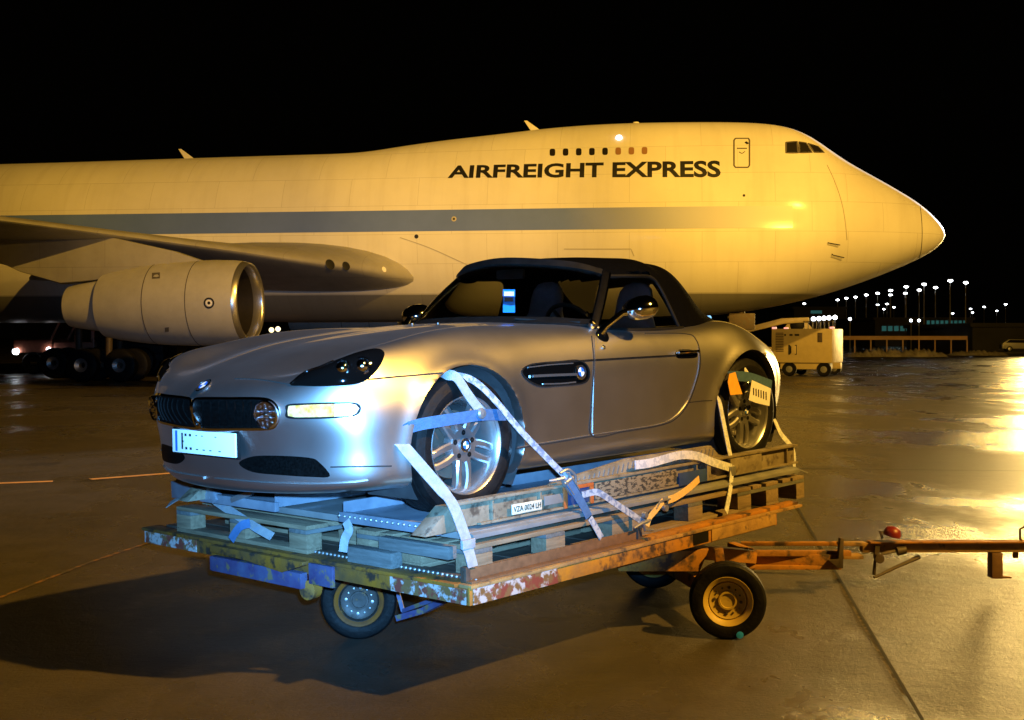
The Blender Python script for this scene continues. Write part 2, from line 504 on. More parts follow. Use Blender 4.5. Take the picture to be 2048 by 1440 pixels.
# body shell with open wheel arches and open cockpit
drop = np.zeros((nu, nv), bool)
snap = np.zeros((nu, nv), bool)
for (ax, az, ar) in WELLS:
    drop |= (np.hypot(G[:, :, 0] - ax, G[:, :, 2] - az) < ar) & (G[:, :, 1] > .5)
def cockpit(x, y):
    return (-.98 < x < .10 + .22 * (1 - (y / .70) ** 2)) and abs(y) < .70
pit = np.array([[cockpit(*G[i, j, :2]) and G[i, j, 2] > .80 for j in range(nv)] for i in range(nu)])
keep = []
for q in gf:
    ij = [(k // nv, k % nv) for k in q]
    nd_ = sum(drop[a] for a in ij)
    if nd_ == 4 or all(pit[a] for a in ij):
        continue
    if nd_:
        for a in ij:
            if drop[a]: snap[a] = True
    keep.append(q)
H = G.copy()
for (ax, az, ar) in WELLS:
    for i, j in zip(*np.where(snap)):
        x, y, z = G[i, j]
        r = math.hypot(x - ax, z - az)
        if r < ar + 1e-6:
            k = ar / max(r, 1e-4)
            H[i, j, 0], H[i, j, 2] = ax + (x - ax) * k, az + (z - az) * k
bm = bmesh.new()
def add_half(sgn):
    vs = {}
    def V(k):
        if k not in vs:
            p = H[k // nv, k % nv]
            vs[k] = bm.verts.new((p[0], p[1] * sgn, p[2]))
        return vs[k]
    for q in keep:
        q2 = q if sgn < 0 else tuple(reversed(q))
        ks = []
        for k in q2:
            v = V(k)
            if v not in ks: ks.append(v)
        try:
            if len(ks) > 2: bm.faces.new(ks)
        except ValueError:
            pass
    lip = [e for e in bm.edges if len(e.link_faces) == 1 and all(abs(math.hypot(v.co.x - (AX if v.co.x > 0 else -AX), v.co.z - AZ) - .385) < .012 and v.co.y * sgn > .55 for v in e.verts)]
    r = bmesh.ops.extrude_edge_only(bm, edges=lip)
    for v in [g for g in r['geom'] if isinstance(g, bmesh.types.BMVert)]:
        v.co.y -= .055 * sgn
add_half(1)
add_half(-1)
bmesh.ops.remove_doubles(bm, verts=bm.verts, dist=0.0004)
bmesh.ops.dissolve_degenerate(bm, edges=bm.edges, dist=0.0003)
bmesh.ops.recalc_face_normals(bm, faces=bm.faces)
me = bpy.data.meshes.new('body')
bm.to_mesh(me); bm.free()
for p in me.polygons: p.use_smooth = True
me.set_sharp_from_angle(angle=R(50))
body = link('body', me, M_PAINT, car)

def mirror_mb(mb):
    o = MB()
    o.v = [(x, -y, z) for x, y, z in mb.v]
    o.f = [tuple(reversed(q)) for q in mb.f]
    return o
def patch_mb(loop, rings=5, off=.003, tuck=-.004, per=5, lift=0.0, smooth=True):
    """a piece of skin inside a loop traced on the body"""
    L = smooth_loop(loop, per) if smooth else [np.array(p, float) for p in loop]
    c = np.mean(L, axis=0)
    mb = MB(); rr = []
    n = len(L)
    def pt(p, o):
        return skin_px(p[0], p[1], o)[0]
    rr.append(mb.ring([pt(p, tuck) for p in L]))
    for k in range(rings):
        s = 1 - k / rings
        rr.append(mb.ring([pt(c + (p - c) * s, off + lift * (1 - s * s)) for p in L]))
    mb.skin(rr)
    ci = len(mb.v); mb.v.append(tuple(pt(c, off + lift)))
    for i in range(n):
        mb.f.append((rr[-1][i], rr[-1][(i + 1) % n], ci))
    return mb
def line_mb(pts, wd, off=.0015, th=.003, per=6, closed=False, mb=None):
    L = smooth_loop(pts, per) if closed else smooth_line(pts, per)
    if closed: L = L + [L[0]]
    hn = [skin_px(p[0], p[1], off) for p in L]
    mb = mb or MB()
    mb.ribbon([h for h, n in hn], [n for h, n in hn], wd, th)
    return mb
def both(name, mb, m, parent=car, smooth=40, label=None):
    a = mb.build(name, m, parent, smooth=smooth)
    b = mirror_mb(mb).build(name, m, parent, smooth=smooth)
    return a, b

# shut lines
DOOR = [(1184, 668), (1290, 667), (1372, 668), (1392, 680), (1400, 708), (1399, 738), (1390, 772), (1376, 807), (1354, 835), (1322, 850), (1247, 863), (1184, 872), (1182, 820), (1185, 770), (1187, 719)]
both('door_seam', line_mb(DOOR[1:13] + [(1185, 770), (1187, 719), (1183, 672)], .007), M_SEAM)
both('door_edge', line_mb([(1187.5, 676), (1189, 720), (1187.5, 770), (1185.5, 820), (1185, 866)], .004, .002, .004), M_SATIN)
both('door_edge', line_mb([(1396, 692), (1398, 720), (1394, 750), (1383, 785), (1371, 809), (1350, 833), (1320, 848), (1247, 860.5), (1186, 869.5)], .004, .002, .004), M_SATIN)
both('sill_edge', line_mb([(1180, 870.5), (1110, 882), (1034, 894.5)], .005, .002, .004), M_SATIN)
both('sill_seam', line_mb([(1184, 872), (1120, 883), (1032, 897)], .006), M_SEAM)
both('fender_seam', line_mb([(736, 759), (790, 754), (840, 750), (886, 746)], .007), M_SEAM)
both('rear_seam', line_mb([(1376, 805), (1400, 802), (1424, 801)], .005), M_SEAM)
line_mb([(470, 757), (520, 759), (583, 768)], .006).build('hood_seam', M_SEAM, car)
both('bumper_seam', line_mb([(661, 934), (720, 933), (783, 932)], .006), M_SEAM)
both('body_crease', line_mb([(1092, 726), (1160, 722), (1260, 716), (1352, 711)], .010), M_DARK)

# headlights
HL = [(581, 769), (610, 746), (640, 735), (675, 720), (720, 704), (752, 698), (767, 704), (767, 716), (757, 736), (738, 757), (713, 768), (680, 772), (640, 773), (604, 772)]
for s in (1, -1):
    mb = patch_mb(HL, 6, .004, -.01, lift=.016)
    hl = (mb if s > 0 else mirror_mb(mb)).build('headlight', M_BLACK, car, smooth=50)
    rim_ = line_mb([(581, 769), (610, 746), (640, 735), (668, 723)], .008, .006)
    (rim_ if s > 0 else mirror_mb(rim_)).build('headlight_trim', M_CHROME, hl)
    for (px, py, rr) in ((684, 738, .040), (722, 734, .043)):
        h, n = skin_px(px, py, .012)
        mb = MB()
        ax = (n + Vector((.9, .1, 0)) * .8).normalized()
        mb.lathe([(rr, -.012), (rr, .0), (rr * .88, .003), (rr * .80, -.004), (rr * .70, .006), (rr * .55, .014), (rr * .35, .020), (.001, .023)], h, ax, 24)
        (mb if s > 0 else mirror_mb(mb)).build('projector_lamp', M_CHROME, hl, smooth=50)
# turn signals: amber inner part, clear outer part
IND_A = [(576, 822), (578, 812), (590, 811), (630, 809), (668, 808), (668, 833), (630, 834), (590, 834), (577, 831)]
IND_C = [(669, 808), (700, 807), (712, 810), (718, 817), (712, 827), (700, 832), (669, 833)]
IND_F = [(572, 822), (575, 809), (620, 806), (680, 804), (713, 806), (722, 817), (713, 831), (680, 836), (620, 838), (575, 836)]
for s in (1, -1):
    def sd(mb): return mb if s > 0 else mirror_mb(mb)
    ts = sd(patch_mb(IND_F, 3, .0015, -.004)).build('turn_signal', M_DARK, car)
    sd(patch_mb(IND_A, 3, .005, .0, per=3, smooth=False)).build('amber_lens', M_AMBER, ts)
    sd(patch_mb(IND_C, 3, .005, .0, per=3, smooth=False)).build('clear_lens', M_CLEAR, ts)
# twin grilles
KID = [(388, 822), (390, 803), (402, 798), (460, 798), (520, 798), (543, 802), (556, 814), (559, 828), (555, 846), (540, 856), (480, 857), (420, 857), (398, 852), (390, 840)]
for s in (1, -1):
    def sd(mb): return mb if s > 0 else mirror_mb(mb)
    kg = sd(patch_mb(KID, 5, .002, -.006, per=4)).build('grille', M_MESH, car)
    sd(line_mb(KID, .012, .006, .008, 4, closed=True)).build('grille_surround', M_CHROME if s > 0 else M_CHROME, kg)
    gb = MB()
    for k in range(7):
        x0 = 405 + k * 16
        hn = [skin_px(x0 + 2, yy, .006) for yy in np.linspace(803, 851, 6)]
        gb.ribbon([h for h, n in hn], [n for h, n in hn], .006, .006)
    sd(gb).build('grille_slats', M_MESH, kg)
    h, n = skin_px(535, 828, .010)
    fax = (n + Vector((.4, 0, 0))).normalized()
    fl = MB().lathe([(.064, -.012), (.066, .006), (.060, .012), (.056, .004), (.02, .0), (.001, .0)], h, fax, 28)
    fo = sd(fl).build('fog_lamp', M_CHROME, kg, smooth=25)
    fu_ = fax.cross(Vector((0, 0, 1))).normalized(); fv_ = fu_.cross(fax)
    fc = MB()
    for ring_n, rad, br in ((1, 0, .017), (6, .026, .011), (10, .045, .009)):
        for k in range(ring_n):
            a_ = 2 * math.pi * k / ring_n + rad * 20
            fc.lathe([(br, 0), (br * .8, br * .5), (br * .4, br * .8), (.0006, br * .9)], h + fax * .002 + (fu_ * math.cos(a_) + fv_ * math.sin(a_)) * rad, fax, 10)
    sd(fc).build('lamp_reflector', M_CHROME, fo, smooth=60)
# lower intakes and splitter
INT = [(478, 927), (500, 914), (540, 911), (616, 915), (639, 925), (660, 952), (625, 954), (560, 950), (505, 944)]
both('lower_intake', patch_mb(INT, 4, .001, -.006, per=4), M_MESH)
both('splitter_line', line_mb([(430, 958), (520, 966), (620, 969), (700, 966), (736, 962)], .012, .004, .010), M_PAINT)
# bonnet roundel
def roundel(c, n, r, parent, name='roundel'):
    ro = MB().lathe([(r, -.004), (r, .002), (r * .94, .004), (r * .66, .004), (r * .62, .003), (.0005, .003)], c, n, 32).build(name, M_INK, parent)
    MB().lathe([(r * 1.0, .0), (r * 1.06, .003), (r * .95, .005), (r * .95, .002)], c, n, 32).build('roundel_ring', M_CHROME, ro)
    ax = n.normalized()
    u = ax.cross(Vector((0, 0, 1)))
    u = u.normalized() if u.length > .1 else Vector((0, 1, 0))
    v = u.cross(ax) * -1
    for k, m in enumerate((M_BLUE, M_WHITE, M_BLUE, M_WHITE)):
        mb = MB()
        a0 = k * math.pi / 2
        pts = [c + ax * .0045] + [c + ax * .0045 + (u * math.cos(a0 + math.pi / 2 * i / 8) + v * math.sin(a0 + math.pi / 2 * i / 8)) * r * .6 for i in range(9)]
        mb.add(pts, [tuple(range(10))])
        mb.build('roundel_quarter', m, ro)
    return ro
h, n = skin_px(408, 772, .003)
roundel(h, n, .041, car, 'bonnet_roundel')
# number plate
pc = Vector((2.138, 0, .378))
pl = MB().box(pc, (.012, .52, .112)).build('number_plate', M_PLATE, car, bevel=.004)
pm_ = MB()
def pbox(y0, y1, z0, z1):
    pm_.b2((pc.x + .0055, pc.y + y0, pc.z + z0), (pc.x + .0075, pc.y + y1, pc.z + z1))
pbox(-.178, -.166, -.038, .040); pbox(-.166, -.160, -.004, .004)
for y0 in (-.150, -.112):
    pbox(y0, y0 + .016, .026, .038); pbox(y0 + .004, y0 + .020, -.038, -.026)
for y0 in (-.055, .0, .055, .13):
    pbox(y0, y0 + .018, -.036, -.031)
for y0 in (-.058, -.01, .10):
    pbox(y0, y0 + .014, .030, .034)
pm_.build('washed_out_digits', M_INK, pl, smooth=0)  # only stroke ends drawn, the flash washout is put into the shape
MB().b2((pc.x + .0055, -.232, pc.z - .05), (pc.x + .0072, -.214, pc.z + .05)).build('plate_band', M_BLUE, pl, smooth=0)
MB().box(pc - Vector((.012, 0, 0)), (.014, .54, .13)).build('plate_holder', M_DARK, car, bevel=.004)
# side vents with bar and roundel
VENT = [(1043, 745), (1052, 733), (1076, 727), (1115, 724), (1152, 721), (1170, 728), (1178, 745), (1173, 762), (1152, 768), (1110, 771), (1080, 772), (1056, 761)]
for s in (1, -1):
    def sd(mb): return mb if s > 0 else mirror_mb(mb)
    vt = sd(patch_mb(VENT, 5, .001, -.006, per=4)).build('side_vent', M_BLACK, car, smooth=50)
    sd(line_mb(VENT, .007, .003, .006, 4, closed=True)).build('vent_surround', M_DARK, vt)
    sd(line_mb([(1062, 753), (1100, 751), (1150, 749)], .013, .011, .012)).build('vent_bar', M_SATIN, vt)
    sd(line_mb([(1086, 768), (1120, 767), (1150, 764)], .007, .005, .006)).build('vent_lip', M_SATIN, vt)
    sd(line_mb([(1056, 735), (1100, 730), (1145, 727)], .006, .004, .006)).build('vent_lip', M_SATIN, vt)
    h, n = skin_px(1159, 744, .008)
    c = Vector((h.x, h.y * s, h.z)); nn = Vector((n.x, n.y * s, n.z))
    roundel(c, nn, .040, vt, 'vent_roundel')
# door handles
HND = [(1350, 708), (1356, 700), (1375, 699), (1390, 701), (1395, 707), (1392, 715), (1370, 717), (1355, 716)]
for s in (1, -1):
    def sd(mb): return mb if s > 0 else mirror_mb(mb)
    hd = sd(patch_mb(HND, 4, .001, -.008, per=4)).build('door_handle', M_BLACK, car)
    h0, n0 = skin_px(1353, 706, .016); h1, n1 = skin_px(1393, 704, .016)
    sd(MB().tube([h0 - n0 * .014, h0, h0 * .5 + h1 * .5 + n0 * .006, h1, h1 - n1 * .014], [.008, .011, .010, .010, .008], 10)).build('handle_bar', M_CHROME, hd)
# side marker dots
for (px, py) in ((1531, 708),):
    h, n = skin_px(px, py, .003)
    mb = MB().lathe([(.012, -.004), (.012, .003), (.001, .006)], h, n, 16)
    both('side_marker', mb, M_CLEAR)
for (px, py) in ((876, 648), (1206, 695)):
    h, n = skin_px(px, py, .004)
    both('washer_jet', MB().lathe([(.012, -.004), (.012, .004), (.001, .008)], h, n, 14), M_CHROME)
# rear lamps and rear plate recess
for s in (1, -1):
    tl = MB()
    pts = [(-2.075, .60, .60), (-2.13, .50, .605), (-2.165, .40, .61)]
    tl.ribbon([(x - .012, y * s, z) for x, y, z in pts], [Vector((-1, .5 * s, 0))] * 3, .045, .02)
    tl.build('rear_lamp', M_RED, car)

# wheel wells
for sx in (AX, -AX):
    for s in (1, -1):
        mb = MB()
        a = [R(-35) + R(250) * k / 40 for k in range(41)]
        r1 = mb.ring([(sx + .392 * math.cos(t), .865 * s, AZ + .392 * math.sin(t)) for t in a])
        r2 = mb.ring([(sx + .392 * math.cos(t), .52 * s, AZ + .392 * math.sin(t)) for t in a])
        r3 = mb.ring([(sx, .52 * s, AZ)] * 41)
        mb.skin([r1, r2, r3], close=False)
        mb.build('wheel_well', M_LINER, car)
MB().b2((-1.9, -.72, .16), (1.85, .72, .24)).build('underbody', M_DARK, car)

# wheels
def make_wheel(sx, s, wide, ty, steer=0.0):
    c = Vector((sx, s * ty, .335))
    def T(mb):
        Rz = Matrix.Rotation(steer, 3, 'Z')
        mb.v = [tuple(Rz @ Vector((x, y * s, z)) + c) for x, y, z in mb.v]
        if s < 0: mb.f = [tuple(reversed(q)) for q in mb.f]
        return mb
    hw = wide / 2
    # wheel = rim barrel with lip
    mb = MB()
    mb.lathe([(.205, -hw * .8), (.205, hw * .2), (.214, hw * .72), (.226, hw * .80), (.238, hw * .84), (.241, hw * .93), (.236, hw * 1.0), (.229, hw * .97), (.222, hw * .86), (.212, hw * .76), (.200, hw * .3), (.198, -hw * .8)], n=72)
    wh = T(mb).build('wheel', M_ALLOY, car, smooth=35)
    # five twin spokes
    sp = MB()
    for k in range(5):
        a0 = R(-91) + k * R(72)
        for dlt in (-1, 1):
            d0, d1 = R(15.5) * dlt, R(7.6) * dlt
            prof = []
            rings = []
            for t in np.linspace(0, 1, 8):
                r = .058 + t * .166
                ang = a0 + d0 * (1 - t) ** 1.2 * .9 + d1
                wd = .0165 + .004 * (1 - t) + .006 * max(0, t - .75) * 4
                yf = hw * .78 + .012 * math.sin(t * math.pi * .55) - .022 * t ** 2
                ca, sa = math.cos(ang), math.sin(ang)
                ctr = Vector((r * ca, 0, r * sa)); tv = Vector((-sa, 0, ca))
                rings.append(sp.ring([ctr + tv * (-wd) + Vector((0, yf - .036, 0)), ctr + tv * (-wd) + Vector((0, yf - .008, 0)), ctr + tv * (-wd * .55) + Vector((0, yf, 0)),
                                      ctr + tv * (wd * .55) + Vector((0, yf, 0)), ctr + tv * wd + Vector((0, yf - .008, 0)), ctr + tv * wd + Vector((0, yf - .036, 0))]))
            sp.skin(rings)
    T(sp).build('spokes', M_ALLOY, wh, smooth=40)
    hb = MB().lathe([(.001, hw * .84 + .004), (.034, hw * .84 + .004), (.036, hw * .80), (.048, hw * .78), (.080, hw * .80), (.088, hw * .70), (.088, hw * .40)], n=40)
    T(hb).build('hub', M_ALLOY, wh, smooth=35)
    for k in range(5):
        bo = MB()
        a = R(-55) + k * R(72)
        bo.lathe([(.013, hw * .785), (.013, hw * .806), (.001, hw * .806)], (.060 * math.cos(a), 0, .060 * math.sin(a)), (0, 1, 0), 12)
        T(bo).build('wheel_bolt', M_DARK, wh)
    n = Matrix.Rotation(steer, 3, 'Z') @ Vector((0, s, 0))
    roundel(c + n * (hw * .84 + .005), n, .032, wh, 'hub_roundel')
    tp = [(.226, -hw * .86), (.236, -hw * .99), (.270, -hw * 1.06), (.305, -hw * 1.02), (.326, -hw * .92), (.334, -hw * .78)]
    for g in (-.55, -.18, .18, .55):
        tp += [(.335, hw * (g - .045)), (.327, hw * (g - .04)), (.327, hw * (g + .04)), (.335, hw * (g + .045))]
    tp += [(.334, hw * .78), (.326, hw * .92), (.305, hw * 1.02), (.290, hw * 1.05), (.287, hw * 1.065), (.270, hw * 1.06), (.255, hw * 1.045), (.245, hw * 1.02), (.236, hw * .98), (.224, hw * .9)]
    T(MB().lathe(tp, n=72)).build('tyre', M_RUBBER, wh, smooth=30)
    T(MB().lathe([(.04, hw * .1), (.165, hw * .1), (.165, hw * .0), (.04, 0)], n=48)).build('brake_disc', M_STEEL, wh, smooth=30)
for s in (1, -1):
    make_wheel(AX, s, .245, .752)
    make_wheel(-AX, s, .275, .757)

# soft top
ST = np.array([
 [(.05,0,1.283),(.005,.3,1.262),(-.08,.47,1.232),(-.135,.545,1.207),(-.16,.572,1.188),(-.162,.574,1.180),(-.163,.575,1.176)],
 [(-.35,0,1.315),(-.35,.3,1.300),(-.36,.47,1.262),(-.37,.56,1.222),(-.38,.59,1.190),(-.381,.592,1.182),(-.382,.593,1.178)],
 [(-.64,0,1.322),(-.64,.3,1.310),(-.64,.46,1.285),(-.645,.55,1.235),(-.65,.592,1.190),(-.651,.595,1.182),(-.652,.597,1.178)],
 [(-.74,0,1.322),(-.74,.3,1.308),(-.74,.46,1.280),(-.74,.55,1.228),(-.74,.60,1.165),(-.735,.645,1.08),(-.725,.69,.98)],
 [(-.84,0,1.308),(-.84,.3,1.292),(-.83,.45,1.262),(-.82,.55,1.207),(-.82,.61,1.125),(-.80,.68,1.00),(-.77,.745,.862)],
 [(-.94,0,1.302),(-.94,.3,1.286),(-.93,.45,1.258),(-.92,.56,1.185),(-.91,.63,1.085),(-.90,.695,.975),(-.88,.75,.872)],
 [(-1.12,0,1.255),(-1.09,.3,1.238),(-1.055,.45,1.212),(-1.04,.56,1.13),(-1.03,.63,1.04),(-1.02,.685,.96),(-1.01,.735,.89)],
 [(-1.32,0,1.15),(-1.26,.3,1.135),(-1.16,.46,1.105),(-1.14,.565,1.04),(-1.13,.62,.985),(-1.13,.66,.945),(-1.13,.70,.905)],
 [(-1.52,0,1.02),(-1.45,.3,1.01),(-1.31,.47,.99),(-1.27,.56,.955),(-1.25,.60,.935),(-1.25,.635,.92),(-1.25,.66,.905)],
 [(-1.66,0,.882),(-1.58,.3,.884),(-1.44,.47,.888),(-1.39,.53,.89),(-1.36,.57,.892),(-1.35,.59,.892),(-1.34,.61,.892)],
])
fs = spline(ST)
mb = MB()
rg = []
for u in np.linspace(0, len(ST) - 1, 64):
    S = fs(float(u))[:, None, :]
    fv = spline(S, S[1] * flip, None)
    half = [fv(float(t))[0] for t in np.linspace(0, 6, 31)]
    half[0][1] = 0
    full = [Vector((p[0], -p[1], p[2])) for p in reversed(half[1:])] + [Vector(p) for p in half]
    rg.append(mb.ring(full))
mb.skin(rg, close=False)
def is_rear(q):
    c = sum((Vector(mb.v[i]) for i in q), Vector()) / len(q)
    return c.x < -1.02 and abs(c.y) < .50 and .955 < c.z < 1.185
rear = [q for q in mb.f if is_rear(q)]
mb.f = [q for q in mb.f if not is_rear(q)]
rw = MB(); rw.v = mb.v; rw.f = rear
top = mb.build('soft_top', M_CLOTH, car, smooth=60)
rwo = rw.build('rear_window', M_HAZY, car, smooth=60)
bm = bmesh.new(); bm.from_mesh(rwo.data)
bmesh.ops.delete(bm, geom=[v for v in bm.verts if not v.link_faces], context='VERTS'); bm.to_mesh(rwo.data); bm.free()
bm = bmesh.new(); bm.from_mesh(top.data)
bmesh.ops.delete(bm, geom=[v for v in bm.verts if not v.link_faces], context='VERTS'); bm.to_mesh(top.data); bm.free()
top.modifiers.new('thick', 'SOLIDIFY').thickness = .022
top.modifiers['thick'].offset = -1

# windscreen: glass, frame
WB = [(.10, .735, .895), (.24, .56, .912), (.335, .3, .921), (.37, 0, .925)]
WT = [(-.215, .568, 1.196), (-.10, .475, 1.235), (.0, .3, 1.262), (.045, 0, 1.282)]
def fullrow(L): return L + [(x, -y, z) for x, y, z in reversed(L[:-1])]
fb = smooth_line(fullrow(WB), 6); ft = smooth_line(fullrow(WT), 6)
mb = MB()
rr = []
for t in np.linspace(0, 1, 7):
    rr.append(mb.ring([Vector(a) * (1 - t) + Vector(b) * t + Vector((.028, 0, .012)) * math.sin(math.pi * t) for a, b in zip(fb, ft)]))
mb.skin(rr, close=False)
ws = mb.build('windscreen', M_GLASS, car, smooth=60)
WSB = BVHTree.FromPolygons([Vector(p) for p in mb.v], mb.f)
fr = MB()
fr.ribbon([Vector(p) + Vector((-.005, 0, .012)) for p in fb], [Vector((.6, 0, .8))] * len(fb), .06, .012)
fr.build('windscreen_base', M_DARK, car)
fr = MB()
fr.ribbon([Vector(p) + Vector((.010, 0, -.002)) for p in ft], [Vector((.75, 0, .66))] * len(ft), .05, .03)
fr.build('windscreen_header', M_DARK, car)
for s in (1, -1):
    pil = smooth_line([(.105, .742 * s, .885), (-.02, .685 * s, 1.01), (-.13, .63 * s, 1.115), (-.222, .578 * s, 1.198)], 4)
    n = Vector((.55, .8 * s, .25))
    MB().ribbon(pil, n, .044, .035).build('windscreen_pillar', M_MESH, car, bevel=.006)
    pe = [Vector(p) + Vector((-.022, .018 * s, -.004)) for p in pil]
    MB().tube(pe, .0075, 8).build('pillar_trim', M_CHROME, car)
    MB().lathe([(.022, -.02), (.024, .0), (.018, .012), (.001, .018)], (.128, .752 * s, .905), Vector((.4, .5 * s, .6)), 18).build('pillar_foot', M_CHROME, car)
    # side glass
    q = [(-.01, .70 * s, .878), (-.225, .585 * s, 1.17), (-.64, .60 * s, 1.172), (-.70, .628 * s, 1.12), (-.72, .73 * s, .872)]
    MB().add(q, [(0, 1, 2, 3, 4)]).build('side_window', M_GLASS, car, smooth=0)
    MB().tube(smooth_line([(-.225, .592 * s, 1.178), (-.45, .604 * s, 1.182), (-.635, .606 * s, 1.176), (-.695, .635 * s, 1.10), (-.715, .70 * s, .96), (-.725, .742 * s, .868)], 5), .012, 8).build('window_seal', M_DARK, car)
    MB().tube(smooth_line([(.07, .745 * s, .874), (-.3, .765 * s, .862), (-.75, .755 * s, .868)], 5), .010, 8).build('waist_strip', M_DARK, car)
# interior
MB().b2((-.96, -.70, .22), (.45, .70, .30)).build('cabin_floor', M_DARK, car)
MB().b2((-1.0, -.70, .25), (-.94, .70, .86)).build('rear_bulkhead', M_DARK, car)
for s in (1, -1):
    MB().b2((-.95, .695 * s, .28), (.30, .735 * s, .83)).build('door_card', M_DARK, car)
dm = MB()
rings = []
for y in np.linspace(-.69, .69, 15):
    k = 1 - (abs(y) / .75) ** 3
    hood_ = .022 * math.exp(-((y - .37) / .16) ** 2)
    rings.append(dm.ring([(.30 - .16 * (1 - k), y, .885), (.16, y, .905), (.0, y, .912 + hood_), (-.06, y, .895 + hood_), (-.08, y, .80), (.02, y, .60)]))
dm.skin(rings, close=False)
dm.build('dashboard', M_DARK, car, smooth=50)
sw = MB()
swc, swn = Vector((-.16, .37, .845)), Vector((-.9, 0, .42)).normalized()
su = Vector((0, 1, 0)); sv = swn.cross(su)
sw.tube([swc + (su * math.cos(t) + sv * math.sin(t)) * .185 for t in np.linspace(0, 2 * math.pi, 33)], .014, 8, caps=False)
for a in (0, 2.1, 4.2):
    sw.tube([swc, swc + (su * math.cos(a) + sv * math.sin(a)) * .18], .010, 6)
sw.build('steering_wheel', M_DARK, car)
for s in (1, -1):
    rings = []
    sm = MB()
    y0 = .37 * s
    for z, x, hw_, th in ((.34, -.50, .23, .10), (.55, -.60, .235, .11), (.75, -.70, .22, .10), (.88, -.76, .175, .09), (.97, -.79, .13, .085), (1.06, -.81, .125, .08), (1.115, -.82, .11, .07), (1.15, -.822, .075, .05), (1.162, -.824, .03, .02)):
        rings.append(sm.ring([(x + th * .5 * math.copysign(abs(math.cos(t)) ** .6, math.cos(t)), y0 + hw_ * math.copysign(abs(math.sin(t)) ** .7, math.sin(t)), z) for t in np.linspace(0, 2 * math.pi, 25)[:-1]]))
    sm.skin(rings)
    sm.f.append(tuple(rings[-1]))
    st = sm.build('seat', M_LEATHER, car, smooth=60)
    MB().b2((-.56, y0 - .24, .30), (-.02, y0 + .24, .44)).build('seat_cushion', M_LEATHER, st, bevel=.04, seg=3)
# rear-view mirror, hanging tag
MB().box((-.04, 0, 1.205), (.025, .22, .06)).build('rear_view_mirror', M_DARK, car, bevel=.012)
def on_screen(px, py, off=0.0):
    d = cray(px, py)
    h, n, _, _ = WSB.ray_cast(C0, d)
    return h - d * off
q = [on_screen(1006, 625, .004), on_screen(1030, 625, .004), on_screen(1030, 579, .004), on_screen(1006, 579, .004)]
tagp = MB().add(q, [(0, 1, 2, 3)]).build('windscreen_sticker', M_TAPE, car, smooth=0)
q = [on_screen(1009, 603, .007), on_screen(1026, 603, .007), on_screen(1026, 595, .007), on_screen(1009, 595, .007)]
MB().add(q, [(0, 1, 2, 3)]).build('sticker_print', M_INK, tagp, smooth=0)
q = [on_screen(1008, 592, .007), on_screen(1028, 592, .007), on_screen(1028, 583, .007), on_screen(1008, 583, .007)]
MB().add(q, [(0, 1, 2, 3)]).build('sticker_panel', M_TAG, tagp, smooth=0)
# wipers
for (a, b) in (((905, 640), (1035, 645)), ((1035, 641), (1165, 648))):
    p0, p1 = on_screen(*a, off=.0) if WSB.ray_cast(C0, cray(*a))[0] else None, on_screen(*b) if WSB.ray_cast(C0, cray(*b))[0] else None
    if p0 and p1:
        MB().tube([p0 + Vector((.02, 0, .01)), p1 + Vector((.02, 0, .01))], .007, 6).build('wiper', M_DARK, car)
# exterior mirrors
for s in (1, -1):
    rings = []
    mm = MB()
    prof = [(.0, .010), (.02, .050), (.06, .072), (.11, .080), (.15, .076), (.17, .064)]
    c = cpl(1277, 617, .905); c = Vector((c.x, c.y * s, c.z))
    a = Vector((-.85, .30 * s, .16)).normalized()
    u = a.cross(Vector((0, 0, 1))).normalized(); v = u.cross(a)
    for h_, r_ in prof:
        rings.append(mm.ring([c - a * .09 + a * h_ + (u * math.cos(t) * 1.25 + v * math.sin(t) * .85) * r_ for t in np.linspace(0, 2 * math.pi, 29)[:-1]]))
    mm.skin(rings)
    mm.f.append(tuple(reversed(rings[0])))
    mi = mm.build('door_mirror', M_CHROME, car, smooth=60)
    face = MB().ring
    gm = MB(); rr = gm.ring([c - a * .09 + a * .165 + (u * math.cos(t) * 1.25 + v * math.sin(t) * .85) * .062 for t in np.linspace(0, 2 * math.pi, 29)[:-1]])
    gm.f.append(tuple(rr)); gm.build('mirror_glass', M_BLACK, mi, smooth=0)
    MB().tube([(.128, .80 * s, .845), (.105, .825 * s, .885), (c.x + .10, .865 * s, c.z - .025), (c.x + .03, .895 * s, c.z - .01)], [.026, .019, .017, .03], 12).build('mirror_stalk', M_CHROME, mi, smooth=60)
    MB().lathe([(.05, -.006), (.048, .004), (.035, .010), (.001, .012)], skin_side(.12, .83)[0] if s > 0 else Vector((.12, -skin_side(.12, .83)[0].y, .83)), Vector((0, s, .4)), 18).build('mirror_foot', M_BLACK, mi)

